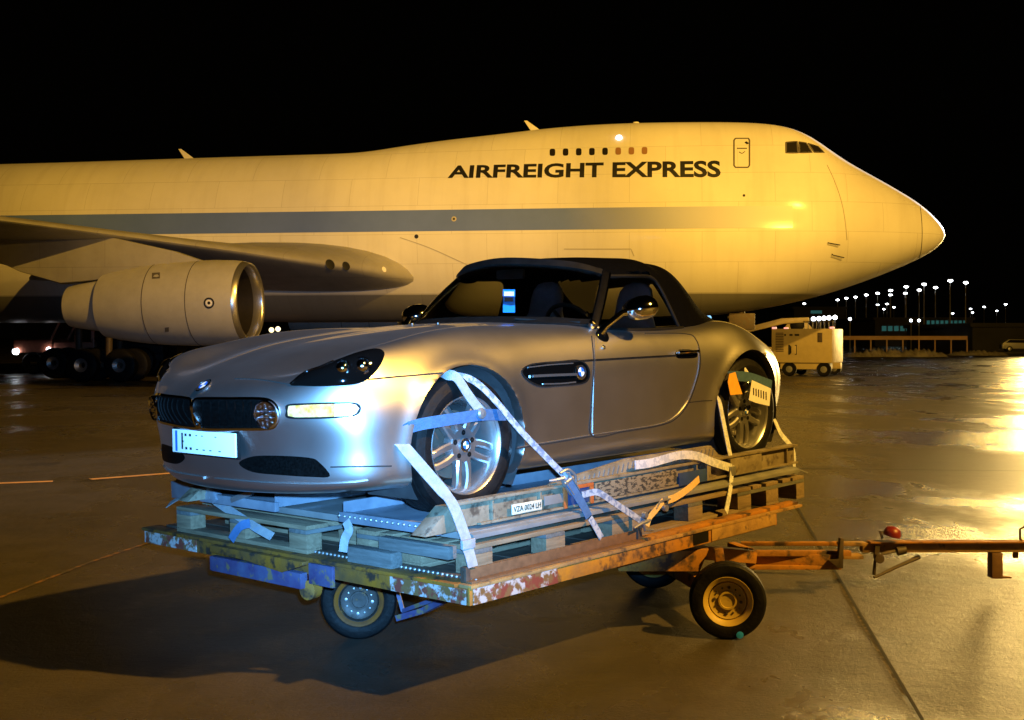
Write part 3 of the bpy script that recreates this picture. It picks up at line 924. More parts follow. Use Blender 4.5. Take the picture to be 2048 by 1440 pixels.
# ------------------------------------------------------------------ loading rack under the car (car frame)
rack = thing('loading_rack', 'aluminium car loading rack with two wheel trays and number plate under the silver roadster', 'loading rack', CARM @ Matrix.Translation((0, 0, -.03)))
RO = Vector((0, 0, .03))
def rk(mb):
    mb.v = [tuple(Vector(p) + RO) for p in mb.v]
    return mb
for s in (1, -1):
    # outer side rail, C section with tapered nose
    mb = MB()
    poly = [(1.645, -.03), (1.48, .085), (-1.675, .085), (-1.675, -.03)]
    mb.prism(poly, (0, .955 * s, 0), (1, 0, 0), (0, 0, 1), (0, s, 0), .018)
    rail = rk(mb).build('side_rail', M_RACK, rack, bevel=.003)
    mb = MB()
    mb.b2((-1.675, .94 * s, .080), (1.47, 1.0 * s, .094)).b2((-1.675, .975 * s, -.03), (1.30, 1.0 * s, -.018))
    for k in range(9):
        x = 1.2 - k * .345
        mb.b2((x, .974 * s, -.018), (x + .012, .992 * s, .08))
    rk(mb).build('rail_flange', M_RACK, rail, bevel=.002)
    # chequered lip between the wheels and the tray
    mb = MB()
    mb.prism([(.76, .093), (.70, .105), (.1, .165), (-.72, .165), (-.80, .105), (-.86, .093)], (0, .93 * s, 0), (1, 0, 0), (0, 0, 1), (0, s, 0), .03)
    lip = rk(mb).build('chequer_lip', M_RACK, rack, bevel=.002)
    stn = MB()
    for k in range(34):
        x = .66 - k * .042
        zt = min(.160, .100 + (.70 - x) * .10)
        stn.beam((x, .962 * s, zt - .052), (x - .016, .962 * s, zt - .012), .006, .007)
    rk(stn).build('chequer_bars', M_ZINC, lip)
    ty = MB().b2((-1.66, .28 * s, -.028), (1.53, .955 * s, -.008))
    tray = rk(ty).build('wheel_tray', M_TRAY, rack, bevel=.003)
    ends = MB()
    ends.b2((1.515, .26 * s, -.05), (1.545, .955 * s, .0))
    ends.b2((-1.66, .275 * s, -.03), (1.53, .285 * s, .05))
    rk(ends).build('tray_edge', M_TRAY, rack, bevel=.003)
    nose = MB().prism([(1.66, -.035), (1.50, .08), (1.44, .08), (1.44, -.035)], (0, .90 * s, 0), (1, 0, 0), (0, 0, 1), (0, s, 0), .10)
    rk(nose).build('rail_nose', M_RACK, rack, bevel=.004)
    for k in range(16):
        if s > 0:
            rk(MB().lathe([(.0075, 0), (.0075, .004), (.004, .008), (.0005, .009)], (1.548, .27 + k * .039, -.018), (1, 0, .3), 8)).build('rivet', M_ZINC, tray)
def rail_box(name, x0, x1, z0, z1, m, th=.012, y=.995):
    return rk(MB().b2((x0, y, z0), (x1, y + th, z1))).build(name, m, rack, bevel=.002)
idp = rail_box('id_plate', .865, 1.085, -.010, .040, M_LABEL, .006)
t = text_flat('id_text', 'VZA 0024 LH', (1.075, 1.003, .002), (-1, 0, 0), (0, 0, 1), .20, .027, M_INK, idp, .012)
for v in t.data.vertices: v.co += RO
rail_box('data_panel', .70, .845, .005, .052, M_BASE, .005)
# red framed lashing windows and recess plates
for x0, x1 in ((.46, .70), ):
    mb = MB()
    mb.b2((x0, .995, .062), (x1, 1.008, .080)).b2((x0, .995, -.028), (x0 + .03, 1.007, .062)).b2((x1 - .03, .995, -.028), (x1, 1.006, .062))
    fo = rk(mb).build('lashing_frame', M_ORANGE, rack, bevel=.002)
    rk(MB().b2((x0 + .03, .990, -.028), (x1 - .03, .998, .062))).build('lashing_recess', M_RECESS, fo)
rail_box('recess_plate', -.60, -.32, -.028, .045, M_RECESS, .008)
rail_box('recess_frame', -.64, -.60, -.028, .07, M_RACK, .012)
rail_box('stiffener_panel', -1.22, -.86, -.028, .075, M_RACK, .008)
rail_box('scuffed_panel', -.30, .44, -.016, .072, M_SCUFF, .004)

# pallet base plate (grey blue strip) and timber
base = thing('base_plate', 'grey flat alloy freight plate lying between the rack and the wooden pallets', 'freight plate', CARM @ Matrix.Translation((0, 0, -.08)))
def bs(mb):
    mb.v = [(x, y, z + .08) for x, y, z in mb.v]
    return mb
bs(MB().b2((-1.62, -1.02, -.056), (1.40, 1.02, -.046))).build('sheet', M_BASE, base, bevel=.003)
for s in (1, -1):
    bs(MB().prism([(0, -.079), (.045, -.079), (.045, -.058), (0.0, -.044)], (1.40, 1.0 * s, 0), (0, s, 0), (0, 0, 1), (-1, 0, 0), 3.02)).build('edge_rail', M_BASE, base, bevel=.003)
bs(MB().b2((1.40, -1.0, -.079), (1.425, 1.0, -.046))).build('end_rail', M_BASE, base, bevel=.003)

# ------------------------------------------------------------------ wooden pallets (car frame)
def make_pallet():
    """1.2 x 0.8 euro pallet: top boards, stringers, blocks, bottom boards; origin bottom centre"""
    p = thing('wooden_pallet', None, 'pallet')
    h = -.0
    for y0, wy in ((-.4, .145), (-.2275, .1), (-.0725, .145), (.1275, .1), (.255, .145)):
        MB().b2((-.6, y0, .122), (.6, y0 + wy, .144)).build('top_board', M_WOOD, p, bevel=.003)
    for x0 in (-.6, -.0725, .455):
        MB().b2((x0, -.4, .100), (x0 + .145, .4, .1215)).build('cross_board', M_WOODD, p, bevel=.003)
    for x0 in (-.6, -.0725, .455):
        for y0, wy in ((-.4, .1), (-.0725, .145), (.3, .1)):
            MB().b2((x0, y0, .022), (x0 + .145, y0 + wy, .0995)).build('block', M_WOOD, p, bevel=.003)
    for y0, wy in ((-.4, .1), (-.0725, .145), (.3, .1)):
        MB().b2((-.6, y0, 0), (.6, y0 + wy, .0215)).build('bottom_board', M_WOOD, p, bevel=.003)
    return p
PZ = -.246
pal0 = make_pallet()
PAL = [
 ((.83, .655), 0, 'weathered wooden pallet under the front wheel, at the dolly corner with the white strap'),
 ((-.40, .655), 0, 'wooden pallet in the middle of the row, in front of the hanging yellow strap'),
 ((-1.25, .455), 90, 'wooden pallet under the rear wheel at the far right end of the row'),
 ((1.13, -.62), 90, 'grey wooden pallet under the roadster nose, its corner facing the flash'),
 ((.02, -.55), 0, 'wooden pallet hidden under the middle of the roadster'),
 ((-1.13, -.62), 90, 'wooden pallet under the far rear wheel of the roadster'),
]
for i, ((x, y), a, lab) in enumerate(PAL):
    p = pal0 if i == 0 else copy_tree(pal0)
    p.matrix_world = CARM @ Matrix.Translation((x, y, PZ)) @ Matrix.Rotation(R(a), 4, 'Z')
    p['label'] = lab
    p['group'] = 'wooden pallets stacked on the dolly'
# loose timber on the corner
for i, ((x0, y0, x1, y1, z0, z1), lab) in enumerate((
    ((1.445, .50, 1.50, .98, -.165, -.105), 'grey timber offcut in front of the pallet, below the white strap'),
    ((1.455, .30, 1.53, .62, -.246, -.170), 'blue lit timber block lying on the dolly deck beside the pallet corner'))):
    tag(MB().b2((x0, y0, z0), (x1, y1, z1)).build('timber_block', M_WOODD, None, bevel=.004), lab, 'timber').matrix_world = CARM

# ------------------------------------------------------------------ pallet dolly (deck in the car frame)
DOL = CARM @ Matrix.Translation((.25, -.2, -.36))
dolly = thing('pallet_dolly', 'worn yellow airport pallet dolly with scraped chevrons carrying the loading rack', 'dolly', DOL)
DI = Matrix.Translation((-.25, .2, .36))
def dl(mb):
    mb.v = [tuple(DI @ Vector(p)) for p in mb.v]
    return mb
def dw(mb):
    """world coordinates into the dolly's own frame"""
    I = DOL.inverted()
    mb.v = [tuple(I @ Vector(p)) for p in mb.v]
    return mb
X0, X1, Y0, Y1 = -1.40, 1.56, -1.52, 1.17
ZD = -.252
dl(MB().b2((X0 + .06, Y0 + .06, ZD - .02), (X1 - .1, Y1 - .06, ZD))).build('deck_plate', M_STEEL, dolly)
fr_ = MB()
dl(MB().b2((X0 + .3, Y1 - .012, ZD - .085), (X1, Y1, ZD - .004))).build('side_skirt', M_YELLOW, dolly, bevel=.003)
dl(MB().b2((X0, Y1 - .07, ZD - .012), (X1 - .003, Y1 + .008, ZD + .004))).build('side_edge', M_RUST, dolly, bevel=.003)
dl(MB().b2((X1 - .6, Y1 + .0015, ZD - .084), (X1 - .02, Y1 + .005, ZD - .012))).build('side_chevron', M_CHEV, dolly)
dl(MB().b2((X0 + .32, Y1 + .001, ZD - .08), (X0 + 1.02, Y1 + .006, ZD - .012))).build('rusty_plate', M_RUST, dolly, bevel=.002)
dl(MB().b2((X0 + 1.05, Y1 - .002, ZD - .075), (X0 + 1.20, Y1 + .003, ZD - .014))).build('skirt_pocket', M_DARK, dolly)
# brown guide angle on the near side and black one further back
dl(MB().b2((.22, 1.095, ZD + .004), (1.53, 1.107, ZD + .062)).b2((.22, 1.107, ZD + .004), (1.53, 1.155, ZD + .014))).build('guide_angle', M_ANGLE, dolly, bevel=.003)
dl(MB().b2((.20, 1.085, ZD + .004), (.235, 1.12, ZD + .070)).b2((1.50, 1.085, ZD + .004), (1.53, 1.12, ZD + .075))).build('angle_stop', M_STEEL, dolly, bevel=.003)
dl(MB().b2((X0 + .01, 1.085, ZD + .004), (.20, 1.155, ZD + .022))).build('guide_bar', M_YELLOW, dolly, bevel=.003)
# front face (towards the left of the picture): skirt, chevrons, blue bumper plate
dl(MB().b2((X1 - .012, Y0, ZD - .085), (X1, Y1 - .014, ZD - .012))).build('front_skirt', M_YELLOW_SHADE, dolly, bevel=.003)
dl(MB().b2((X1 - .10, Y0, ZD - .012), (X1 + .02, Y1 - .075, ZD + .006))).build('front_edge', M_YELLOW_SHADE, dolly, bevel=.004)
for y0, y1 in ((Y1 - .52, Y1 - .02), (Y0 + .01, Y0 + .55)):
    dl(MB().b2((X1 + .001, y0, ZD - .083), (X1 + .005, y1, ZD - .014))).build('front_chevron', M_CHEV, dolly)
mb = MB()
mb.b2((X1 + .0, -.78, ZD - .155), (X1 + .045, .02, ZD - .075))
dl(mb).build('bumper_plate', M_PURPLE, dolly, bevel=.004)
dl(MB().b2((X1 + .0, .055, ZD - .125), (X1 + .02, .24, ZD - .02))).build('blue_panel', M_PURPLE, dolly, bevel=.003)
mb = MB().prism([(-.76, ZD - .012), (.05, ZD - .012), (.05, ZD - .03), (-.12, ZD - .085), (-.42, ZD - .06), (-.76, ZD - .05)], (X1 + .006, 0, 0), (0, 1, 0), (0, 0, 1), (1, 0, 0), .05)
dl(mb).build('front_pressing', M_YELLOW_SHADE, dolly, bevel=.004)
dl(MB().lathe([(.05, -.03), (.05, .03), (.03, .035), (.001, .036)], (X1 - .02, .02, ZD - .165), (1, .2, 0), 16)).build('bump_stop', M_YELLOW, dolly)
# roller rail along the front: studs
rr_ = dl(MB().b2((X1 - .15, Y0 + .1, ZD + .004), (X1 - .085, Y1 - .08, ZD + .018))).build('roller_rail', M_STEEL, dolly, bevel=.003)
for k in range(72):
    dl(MB().lathe([(.008, 0), (.008, .004), (.004, .008), (.0005, .009)], (X1 - .084, Y0 + .45 + k * .031, ZD + .012), (1, 0, .35), 8)).build('roller_stud', M_ZINC, rr_)
for k in range(9):
    dl(MB().b2((X0 + .2 + k * .3, Y0 + .1, ZD + .001), (X0 + .26 + k * .3, Y1 - .14, ZD + .005))).build('deck_slat', M_STEEL, dolly)
# chassis beam and bracing
dl(MB().b2((X0 + .4, .25, ZD - .16), (X1 - .3, .37, ZD - .021)).b2((X0 + .4, -.9, ZD - .16), (X1 - .3, -.78, ZD - .021))).build('chassis_beam', M_STEEL, dolly, bevel=.004)
pb = MB()
a, b = at(1225, 1106, 6.95), at(1420, 1106, 6.95)
pb.add([at(1228, 1112, 6.62), at(1418, 1098, 6.78), at(1400, 1143, 6.78), at(1238, 1143, 6.62)], [(0, 1, 2, 3)])
pb.add([p + Vector((0, .25, 0)) for p in (at(1228, 1112, 6.62), at(1418, 1098, 6.78), at(1400, 1143, 6.78), at(1238, 1143, 6.62))], [(3, 2, 1, 0)])
pb.f += [(0, 1, 5, 4), (1, 2, 6, 5), (2, 3, 7, 6), (3, 0, 4, 7)]
dw(pb).build('axle_beam', M_YELLOW, dolly, bevel=.004)
# wheels
def dolly_wheel(c, ax, rimm, lab=None):
    c = Vector(c); ax = Vector(ax).normalized()
    tp = [(.125, -.05), (.135, -.056), (.165, -.062), (.195, -.056), (.207, -.045), (.209, -.03), (.203, -.024), (.203, -.018), (.209, -.012), (.209, .012), (.203, .018), (.203, .024), (.209, .03), (.207, .045), (.195, .056), (.165, .062), (.14, .056), (.13, .05)]
    wh = dw(MB().lathe(tp, c, ax, 64)).build('wheel', M_RUBBER, dolly, smooth=30)
    rp = [(.001, .022), (.038, .024), (.040, .030), (.050, .030), (.052, .018), (.088, .022), (.100, .028), (.104, .018), (.110, .040), (.122, .050), (.134, .057), (.137, .050), (.137, -.05), (.1, -.05)]
    rm = dw(MB().lathe(rp, c, ax, 64)).build('rim', rimm, wh, smooth=25)
    u = ax.cross(Vector((0, 0, 1))).normalized(); v = u.cross(ax)
    for k in range(12):
        a = 2 * math.pi * k / 12 + .1
        r_ = .0085 if k % 3 == 0 else .005
        dw(MB().lathe([(r_, 0), (r_, .006), (r_ * .4, .007)], c + ax * .020 + (u * math.cos(a) + v * math.sin(a)) * .072, ax, 10, caps=True)).build('wheel_nut', M_STEEL if rimm is M_RIMY else M_ZINC, rm)
    return wh, rm
wcr = at(1455, 1202, 6.66); wcr.z = .209
dolly_wheel(wcr, (-.13, -1, 0), M_RIMY)
cap = wcr + Vector((.055, -.07, -.178))
dw(MB().lathe([(.021, -.01), (.019, .002), (.001, .004)], cap, (-.13, -1, .05), 18)).build('valve_tag', M_TAPE, dolly)
wcl = at(719, 1212, 6.66); wcl.z = .209
_, rml = dolly_wheel(wcl, (.05, -1, 0), M_RIM_SHADE)
dw(MB().lathe([(.112, .043), (.122, .0525), (.134, .0595), (.139, .052)], wcl, (.05, -1, 0), 64)).build('rim_edge', M_RINGO, rml)
for p in ((wcr + Vector((-.25, 1.35, 0))), (wcl + Vector((.1, 1.5, 0)))):
    dolly_wheel(p, (-.13, -1, 0), M_RIMY)
# steering fork above the right wheel and axle
fk = MB()
fk.beam(at(1436, 1096, 6.75), at(1440, 1128, 6.75), .05, .05, (0, 1, 0))
fk.beam(wcr + Vector((0, .07, 0)), wcr + Vector((-.24, 1.3, 0)), .09, .08)
dw(fk).build('axle', M_YELLOW, dolly, bevel=.004)
fk = MB()
fk.b2(wcl + Vector((-.04, .07, -.04)), wcl + Vector((.04, 1.45, .04)))
dw(fk).build('rear_axle', M_STEEL, dolly, bevel=.004)
st_ = MB()
P = [at(795, 1182, 6.3), at(806, 1222, 6.3), at(795, 1236, 6.3), at(850, 1220, 6.2), at(890, 1200, 6.05)]
st_.beam(P[0], P[1], .02, .02).beam(P[2], P[3], .03, .03).beam(P[1], at(880, 1195, 6.05), .02, .02).beam(P[3], P[4], .03, .03)
dw(st_).build('step_bracket', M_PURPLE, dolly)
# draw bar
D1 = 7.75
bar = MB()
def hb(px0, px1, py, d0, d1, ht, wd):
    bar.beam(at(px0, py, d0), at(px1, py, d1), wd, ht)
hb(1482, 1690, 1087, 8.45, 8.30, .024, .06)
dw(bar).build('far_rail', M_YELLOW, dolly, bevel=.003)
bar = MB()
hb(1486, 1700, 1106, 7.70, 7.80, .034, .05)
hb(1500, 1680, 1134, 7.70, 7.78, .026, .05)
bar.b2(at(1496, 1131, 7.735), at(1682, 1108, 7.755))
bar.beam(at(1488, 1098, 7.70), at(1505, 1138, 7.66), .05, .03, (0, 1, 0))
bar.beam(at(1400, 1104, 7.45), at(1500, 1112, 7.70), .12, .08)
bar.beam(at(1462, 1090, 7.9), at(1500, 1104, 7.72), .06, .04)
dw(bar).build('draw_frame', M_YELLOW, dolly, bevel=.003)
bar = MB()
bar.beam(at(1676, 1087, 8.0), at(1730, 1087, 8.0), .08, .022)
bar.beam(at(1665, 1112, 7.9), at(1722, 1112, 7.9), .12, .022)
bar.beam(at(1722, 1094, 8.05), at(2160, 1093, 8.05), .075, .062)
dw(bar).build('draw_bar', M_RUST, dolly, bevel=.004)
ed = MB().beam(at(1738, 1083.5, 8.03), at(2160, 1082.5, 8.03), .09, .008)
dw(ed).build('bar_plate', M_YELLOW, dolly)
bk = MB()
bk.prism([(0, 0), (.03, 0), (.035, .19), (.012, .19), (0, .06), (-.06, .05)], at(1677, 1137, 7.70), (1, 0, 0), (0, 0, 1), (0, 1, 0), .05)
dw(bk).build('hinge_bracket', M_STEEL, dolly, bevel=.003)
lg = MB()
lg.beam(at(1754, 1092, 8.0), at(1752, 1118, 8.0), .03, .03, (0, 1, 0))
lg.tube([at(1790, 1102, 8.0), at(1765, 1108, 7.95), at(1750, 1122, 7.95), at(1748, 1150, 7.95)], .011, 8)
lg.tube([at(1748, 1155, 7.95), at(1790, 1135, 8.0), at(1838, 1114, 8.05)], [.010, .012, .016], 8)
lg.lathe([(.03, -.02), (.03, .02)], at(1758, 1117, 7.94), (0, 1, 0), 14, caps=True)
lg.lathe([(.03, -.03), (.025, .03)], at(1803, 1101, 8.0), (1, 0, .2), 12, caps=True)
dw(lg).build('parking_stand', M_STEEL, dolly)
lg = MB()
lg.beam(at(1990, 1104, 8.05), at(1990, 1155, 8.05), .07, .085, (0, 1, 0))
lg.b2(at(2002, 1157, 8.0), at(2011, 1148, 8.1))
dw(lg).build('jockey_leg', M_ANGLE, dolly, bevel=.003)
dw(MB().beam(at(2031, 1104, 8.05), at(2031, 1116, 8.05), .03, .03, (0, 1, 0))).build('bar_stop', M_ANGLE, dolly, bevel=.003)
lg = MB().tube([at(2052, 1052, 8.05), at(2040, 1058, 8.05), at(2040, 1078, 8.05), at(2048, 1084, 8.05)], .008, 8)
dw(lg).build('towing_eye', M_STEEL, dolly)
rl = MB().lathe([(.055, -.02), (.058, .0), (.045, .03), (.02, .042), (.001, .045)], at(1785, 1066, 8.0), (.25, -.1, 1), 20, caps=True)
dw(rl).build('red_lamp', M_RED, dolly, smooth=60)
dw(MB().tube([at(1765, 1076, 8.0), at(1760, 1062, 8.0), at(1766, 1066, 8.0)], .012, 6)).build('lamp_bracket', M_STEEL, dolly)

# ------------------------------------------------------------------ straps (car frame)
YW = Vector((0, 1, 0))
def strap(name, px, y, wd, m, label, cat='strap', th=.004, nrm=(0, 1, 0), grp=None, per=4, ax=1):
    ys = y if isinstance(y, (list, tuple)) else [y] * len(px)
    pts = [cpl(a, b, yy, ax) for (a, b), yy in zip(px, ys)]
    pts = [Vector(p) for p in smooth_line(pts, per)]
    o = MB().ribbon(pts, Vector(nrm), wd, th).build(name, m, None, smooth=60)
    o.matrix_world = CARM
    return tag(o, label, cat, grp)
G1 = 'lashing straps holding the front wheel'
G2 = 'lashing straps holding the rear wheel'
s1 = strap('lashing_strap', [(878, 751), (896, 750), (914, 756), (934, 786), (950, 808), (964, 826)], [.80, .86, .90, .925, .935, .94], .050, M_STRAP, 'short white strap running from the top of the front tyre down to the buckle', grp=G1)
s2 = strap('lashing_strap', [(790, 876), (806, 861), (835, 850), (880, 842), (920, 836), (962, 830), (1012, 830)], [.72, .86, .90, .93, .935, .94, .90], .055, M_STRAPB, 'blue strap running level across the front wheel', grp=G1)
s3 = strap('lashing_strap', [(905, 750), (940, 758), (968, 778), (1000, 812), (1040, 860), (1090, 912), (1134, 956)], [.84, .88, .91, .95, .98, .995, 1.02], .034, M_STRAPP, 'long printed strap running from the front tyre down to the ratchet', grp=G1)
s4 = strap('lashing_strap', [(798, 884), (815, 902), (850, 942), (885, 982), (905, 1008), (922, 1050), (936, 1090)], [.86, .90, .93, .97, 1.02, 1.05, 1.08], .062, M_STRAP, 'wide white strap falling from the front tyre to the corner of the dolly', grp=G1)
strap('strap_end', [(930, 1086), (938, 1104), (946, 1134)], [1.085, 1.10, 1.12], .062, M_STRAP, 'folded white strap end hanging at the dolly corner', grp=G1)
def mbobj(name, mb, m, label, cat, bevel=.003, grp=None, smooth=35):
    o = mb.build(name, m, None, bevel=bevel, smooth=smooth)
    o.matrix_world = CARM
    return tag(o, label, cat, grp)
# buckles
c = cpl(963, 827, .95)
mbobj('strap_buckle', MB().lathe([(.026, -.01), (.026, .004), (.02, .012), (.001, .015)], c, (0, 1, 0), 20), M_ZINC, 'round steel buckle joining the straps over the front wheel', 'buckle', 0)
c = cpl(936, 1088, 1.095)
mbobj('strap_buckle', MB().box(c, (.085, .02, .045)), M_STRAP, 'folded white strap clamp above the dolly corner', 'buckle', .008)
# ratchet on the rack rail
rt = thing('ratchet', 'steel ratchet tensioner with open lever on the rack beside the VZA plate', 'ratchet', CARM @ Matrix.Translation(cpl(1134, 958, 1.02)))
TI = -Vector(cpl(1134, 958, 1.02))
def rtb(mb):
    mb.v = [tuple(Vector(p) + TI) for p in mb.v]
    return mb
a, b = cpl(1128, 950, 1.025), cpl(1150, 985, 1.035)
for d in (-.022, .022):
    off = Vector((d, 0, -d * .5))
    rtb(MB().beam(a + off, b + off, .03, .006, (1, 0, 0))).build('side_plate', M_ZINC, rt, bevel=.002)
rtb(MB().lathe([(.012, -.035), (.012, .035)], cpl(1136, 962, 1.03), (1, 0, -.4), 14, caps=True)).build('spindle', M_ZINC, rt)
rtb(MB().tube([cpl(1098, 962, 1.0), cpl(1112, 960, 1.02), cpl(1128, 956, 1.035)], [.006, .009, .011], 8)).build('lever', M_ZINC, rt)
rtb(MB().tube(smooth_line([cpl(1120, 946, 1.03), cpl(1136, 939, 1.04), cpl(1150, 950, 1.045), cpl(1152, 966, 1.04)], 5), .007, 8)).build('bow', M_ZINC, rt)
strap('lashing_strap', [(1136, 962), (1152, 988), (1166, 1010), (1178, 1034)], [1.035, 1.045, 1.055, 1.065], .050, M_STRAPB, 'blue strap hanging from the ratchet over the grey freight plate', grp=G1)
strap('strap_end', [(1180, 1036), (1190, 1052), (1203, 1076)], [1.09, 1.10, 1.11], .036, M_STRAPP, 'printed strap end tucked into the brown guide angle', grp=G1)
strap('lashing_strap', [(1164, 990), (1190, 984), (1206, 990), (1232, 1008), (1262, 1028), (1288, 1046)], [1.04, 1.06, 1.075, 1.09, 1.11, 1.13], .034, M_STRAPP, 'printed strap hanging slack between the ratchet and the hook', grp=G1)
strap('lashing_strap', [(1398, 958), (1376, 978), (1352, 994), (1336, 1000)], [1.04, 1.08, 1.10, 1.115], .040, M_STRAPY, 'broad yellow strap slanting down from the rack to the hook', grp=G2)
strap('strap_end', [(1326, 1002), (1312, 1020), (1300, 1034), (1294, 1052)], [1.12, 1.135, 1.14, 1.14], .036, M_STRAPY, 'short yellow strap end folded above the hook', grp=G2)
hk = MB()
hk.tube(smooth_line([cpl(1340, 998, 1.12), cpl(1322, 1003, 1.13), cpl(1312, 1018, 1.135)], 4), .006, 8)
hk.lathe([(.018, -.01), (.018, .01)], cpl(1331, 1016, 1.13), (0, 1, 0), 16, caps=True)
hk.lathe([(.016, -.012), (.016, .012)], cpl(1290, 1030, 1.14), (0, 1, 0), 16, caps=True)
hk.tube([cpl(1268, 1056, 1.14), cpl(1284, 1046, 1.145), cpl(1300, 1040, 1.145)], [.006, .010, .008], 8)
hk.tube([cpl(1286, 1042, 1.145), cpl(1290, 1060, 1.145), cpl(1306, 1060, 1.145)], .008, 8)
mbobj('strap_hook', hk, M_ZINC, 'steel double hook joining the printed and yellow straps', 'hook', 0)
# rear wheel
strap('lashing_strap', [(1432, 786), (1438, 800), (1446, 840), (1456, 890), (1464, 930), (1466, 944)], [.86, .90, .93, .97, 1.0, 1.01], 0.042, M_STRAPW, 'printed strap running down beside the rear wheel', grp=G2)
strap('strap_end', [(1464, 944), (1461, 975), (1457, 1000), (1452, 1024)], [1.02, 1.05, 1.08, 1.10], 0.042, M_STRAPW, 'white strap end hanging below the rear buckle', grp=G2)
mbobj('strap_buckle', MB().box(cpl(1465, 942, 1.02), (.05, .02, .055)), M_ZINC, 'square buckle on the rack rail below the rear wheel', 'buckle', .004)
strap('lashing_strap', [(1270, 930), (1300, 926), (1330, 918), (1362, 910), (1395, 912), (1425, 924), (1463, 936)], [1.01] * 7, 0.048, M_STRAPW, 'printed strap arched along the rack rail towards the rear wheel', grp=G2)
strap('lashing_strap', [(1445, 752), (1470, 752), (1500, 755), (1543, 770)], [.86, .905, .915, .90], .062, M_STRAPB, 'blue strap running level across the rear wheel', grp=G2)
strap('lashing_strap', [(1496, 724), (1492, 738), (1496, 756)], [.86, .90, .915], 0.048, M_STRAPW, 'short white strap on top of the rear tyre', grp=G2)
strap('lashing_strap', [(1548, 838), (1562, 868), (1580, 890), (1588, 908), (1588, 938)], [.86, .90, .93, .95, .965], 0.038, M_STRAPW, 'thin white strap behind the rear wheel at the end of the rack', grp=G2)
strap('strap_end', [(1588, 942), (1590, 962), (1589, 992)], [.975, .985, .99], 0.044, M_STRAPW, 'white strap end hanging at the far right corner of the pallets', grp=G2)
mbobj('strap_buckle', MB().tube([cpl(1583, 938, .98), cpl(1598, 940, .985), cpl(1614, 947, .99)], .008, 8).box(cpl(1590, 944, .98), (.05, .02, .03)), M_ZINC, 'small steel buckle with a lever at the far right strap', 'buckle', 0)
def card(name, px, y, m, label, cat, th=.003, n=(0, 1, 0)):
    P = [Vector(cpl(a, b, y)) for a, b in px]
    mb = MB()
    N = Vector(n).normalized() * th
    k = len(P)
    mb.add(P + [p + N for p in P], [tuple(range(k)), tuple(range(2 * k - 1, k - 1, -1))] + [(i, (i + 1) % k, k + (i + 1) % k, k + i) for i in range(k)])
    o = mb.build(name, m, None, smooth=0)
    o.matrix_world = CARM
    return tag(o, label, cat)
card('shipping_tag', [(1458, 748), (1470, 744), (1474, 758), (1484, 788), (1460, 790), (1455, 764)], .935, M_TAGO, 'orange tag hanging from the blue strap on the rear wheel', 'tag')
ptag = card('shipping_tag', [(1503, 760), (1541, 777), (1538, 812), (1512, 806), (1497, 800)], .93, M_TAG, 'pale lilac paper tag hanging from the blue strap on the rear wheel', 'tag')
tm = MB()
for k in range(6):
    a, b = cpl(1506 + k * 5, 776 + k * 1.5, .9335), cpl(1508.5 + k * 5, 790 + k * 2, .9345)
    tm.b2(a, b)
tm.build('tag_print', M_INK, ptag, smooth=0)
# loose straps and clamps at the car's front
strap('lashing_strap', [(432, 1003), (470, 1028), (510, 1054), (544, 1073)], [1.46, 1.51, 1.55, 1.56], .046, M_STRAP, 'white strap lying diagonally in front of the grey pallet corner', grp=G1, nrm=(.8, .3, .5), ax=0)
strap('strap_end', [(500, 1046), (482, 1052), (470, 1066), (462, 1080)], [1.55, 1.58, 1.60, 1.61], .05, M_STRAPB, 'blue strap end folded over the front edge of the dolly', grp=G1, nrm=(.9, .2, .3), ax=0)
strap('strap_end', [(375, 990), (356, 997), (336, 1010)], [1.40, 1.40, 1.40], .05, M_STRAP, 'white strap end sticking out to the left under the roadster nose', grp=G1, nrm=(.5, .3, .8), ax=0)
strap('strap_end', [(692, 1042), (698, 1060), (690, 1078), (686, 1104)], [1.56, 1.57, 1.57, 1.58], .045, M_STRAP, 'crumpled white strap end hanging from the tray below the bumper', grp=G1, nrm=(.9, .4, 0), ax=0)
cl = MB()
cl.beam(cpl(352, 978, 1.40, 0), cpl(428, 978, 1.52, 0), .06, .10).beam(cpl(352, 972, 1.40, 0), cpl(376, 955, 1.42, 0), .06, .04).beam(cpl(425, 975, 1.53, 0), cpl(436, 1003, 1.53, 0), .05, .05)
mbobj('wheel_chock', cl, M_TRAY, 'blue lit steel chock sticking out of the far wheel tray', 'wheel chock', .004)
mbobj('strap_buckle', MB().beam(cpl(465, 1000, 1.54, 0), cpl(505, 984, 1.54, 0), .03, .03), M_ZINC, 'small steel clamp under the roadster nose between the wheel trays', 'buckle', .004)

# ------------------------------------------------------------------ the freighter
NOSE = Vector((16.85, 47.14, 5.64))
YAW = R(7.0)
BX = Vector((-math.cos(YAW), math.sin(YAW), 0))         # aft
RX = Vector((-math.sin(YAW), -math.cos(YAW), 0))        # aircraft's right side, towards us
UPV = Vector((0, 0, 1))
AIRM = Matrix((( BX.x, RX.x, 0, NOSE.x), (BX.y, RX.y, 0, NOSE.y), (0, 0, 1, 0), (0, 0, 0, 1)))  # local: x aft, y right, z up from ground
air = thing('cargo_aircraft', 'huge white four-engined cargo aircraft with grey stripe and black lettering behind the roadster', 'aircraft', AIRM)
AI = AIRM.inverted()
def apx(px, py, lat=0.0):
    """pixel on the plane at lateral offset lat -> (s, z)"""
    o = AI @ CAM; d = AI.to_3x3() @ ray(px, py)
    p = o + d * ((lat - o.y) / d.y)
    return p.x, p.z
ZC = 5.64
M_AIRW = mat('aircraft_white', (0.74, 0.73, 0.70), (0.68, 0.67, 0.64), 0.5, 0.50, 0.58, coat=0.13, detail=8, spec=0.25)
M_AIRW.node_tree.nodes['Principled BSDF'].inputs['Coat Roughness'].default_value = 0.13
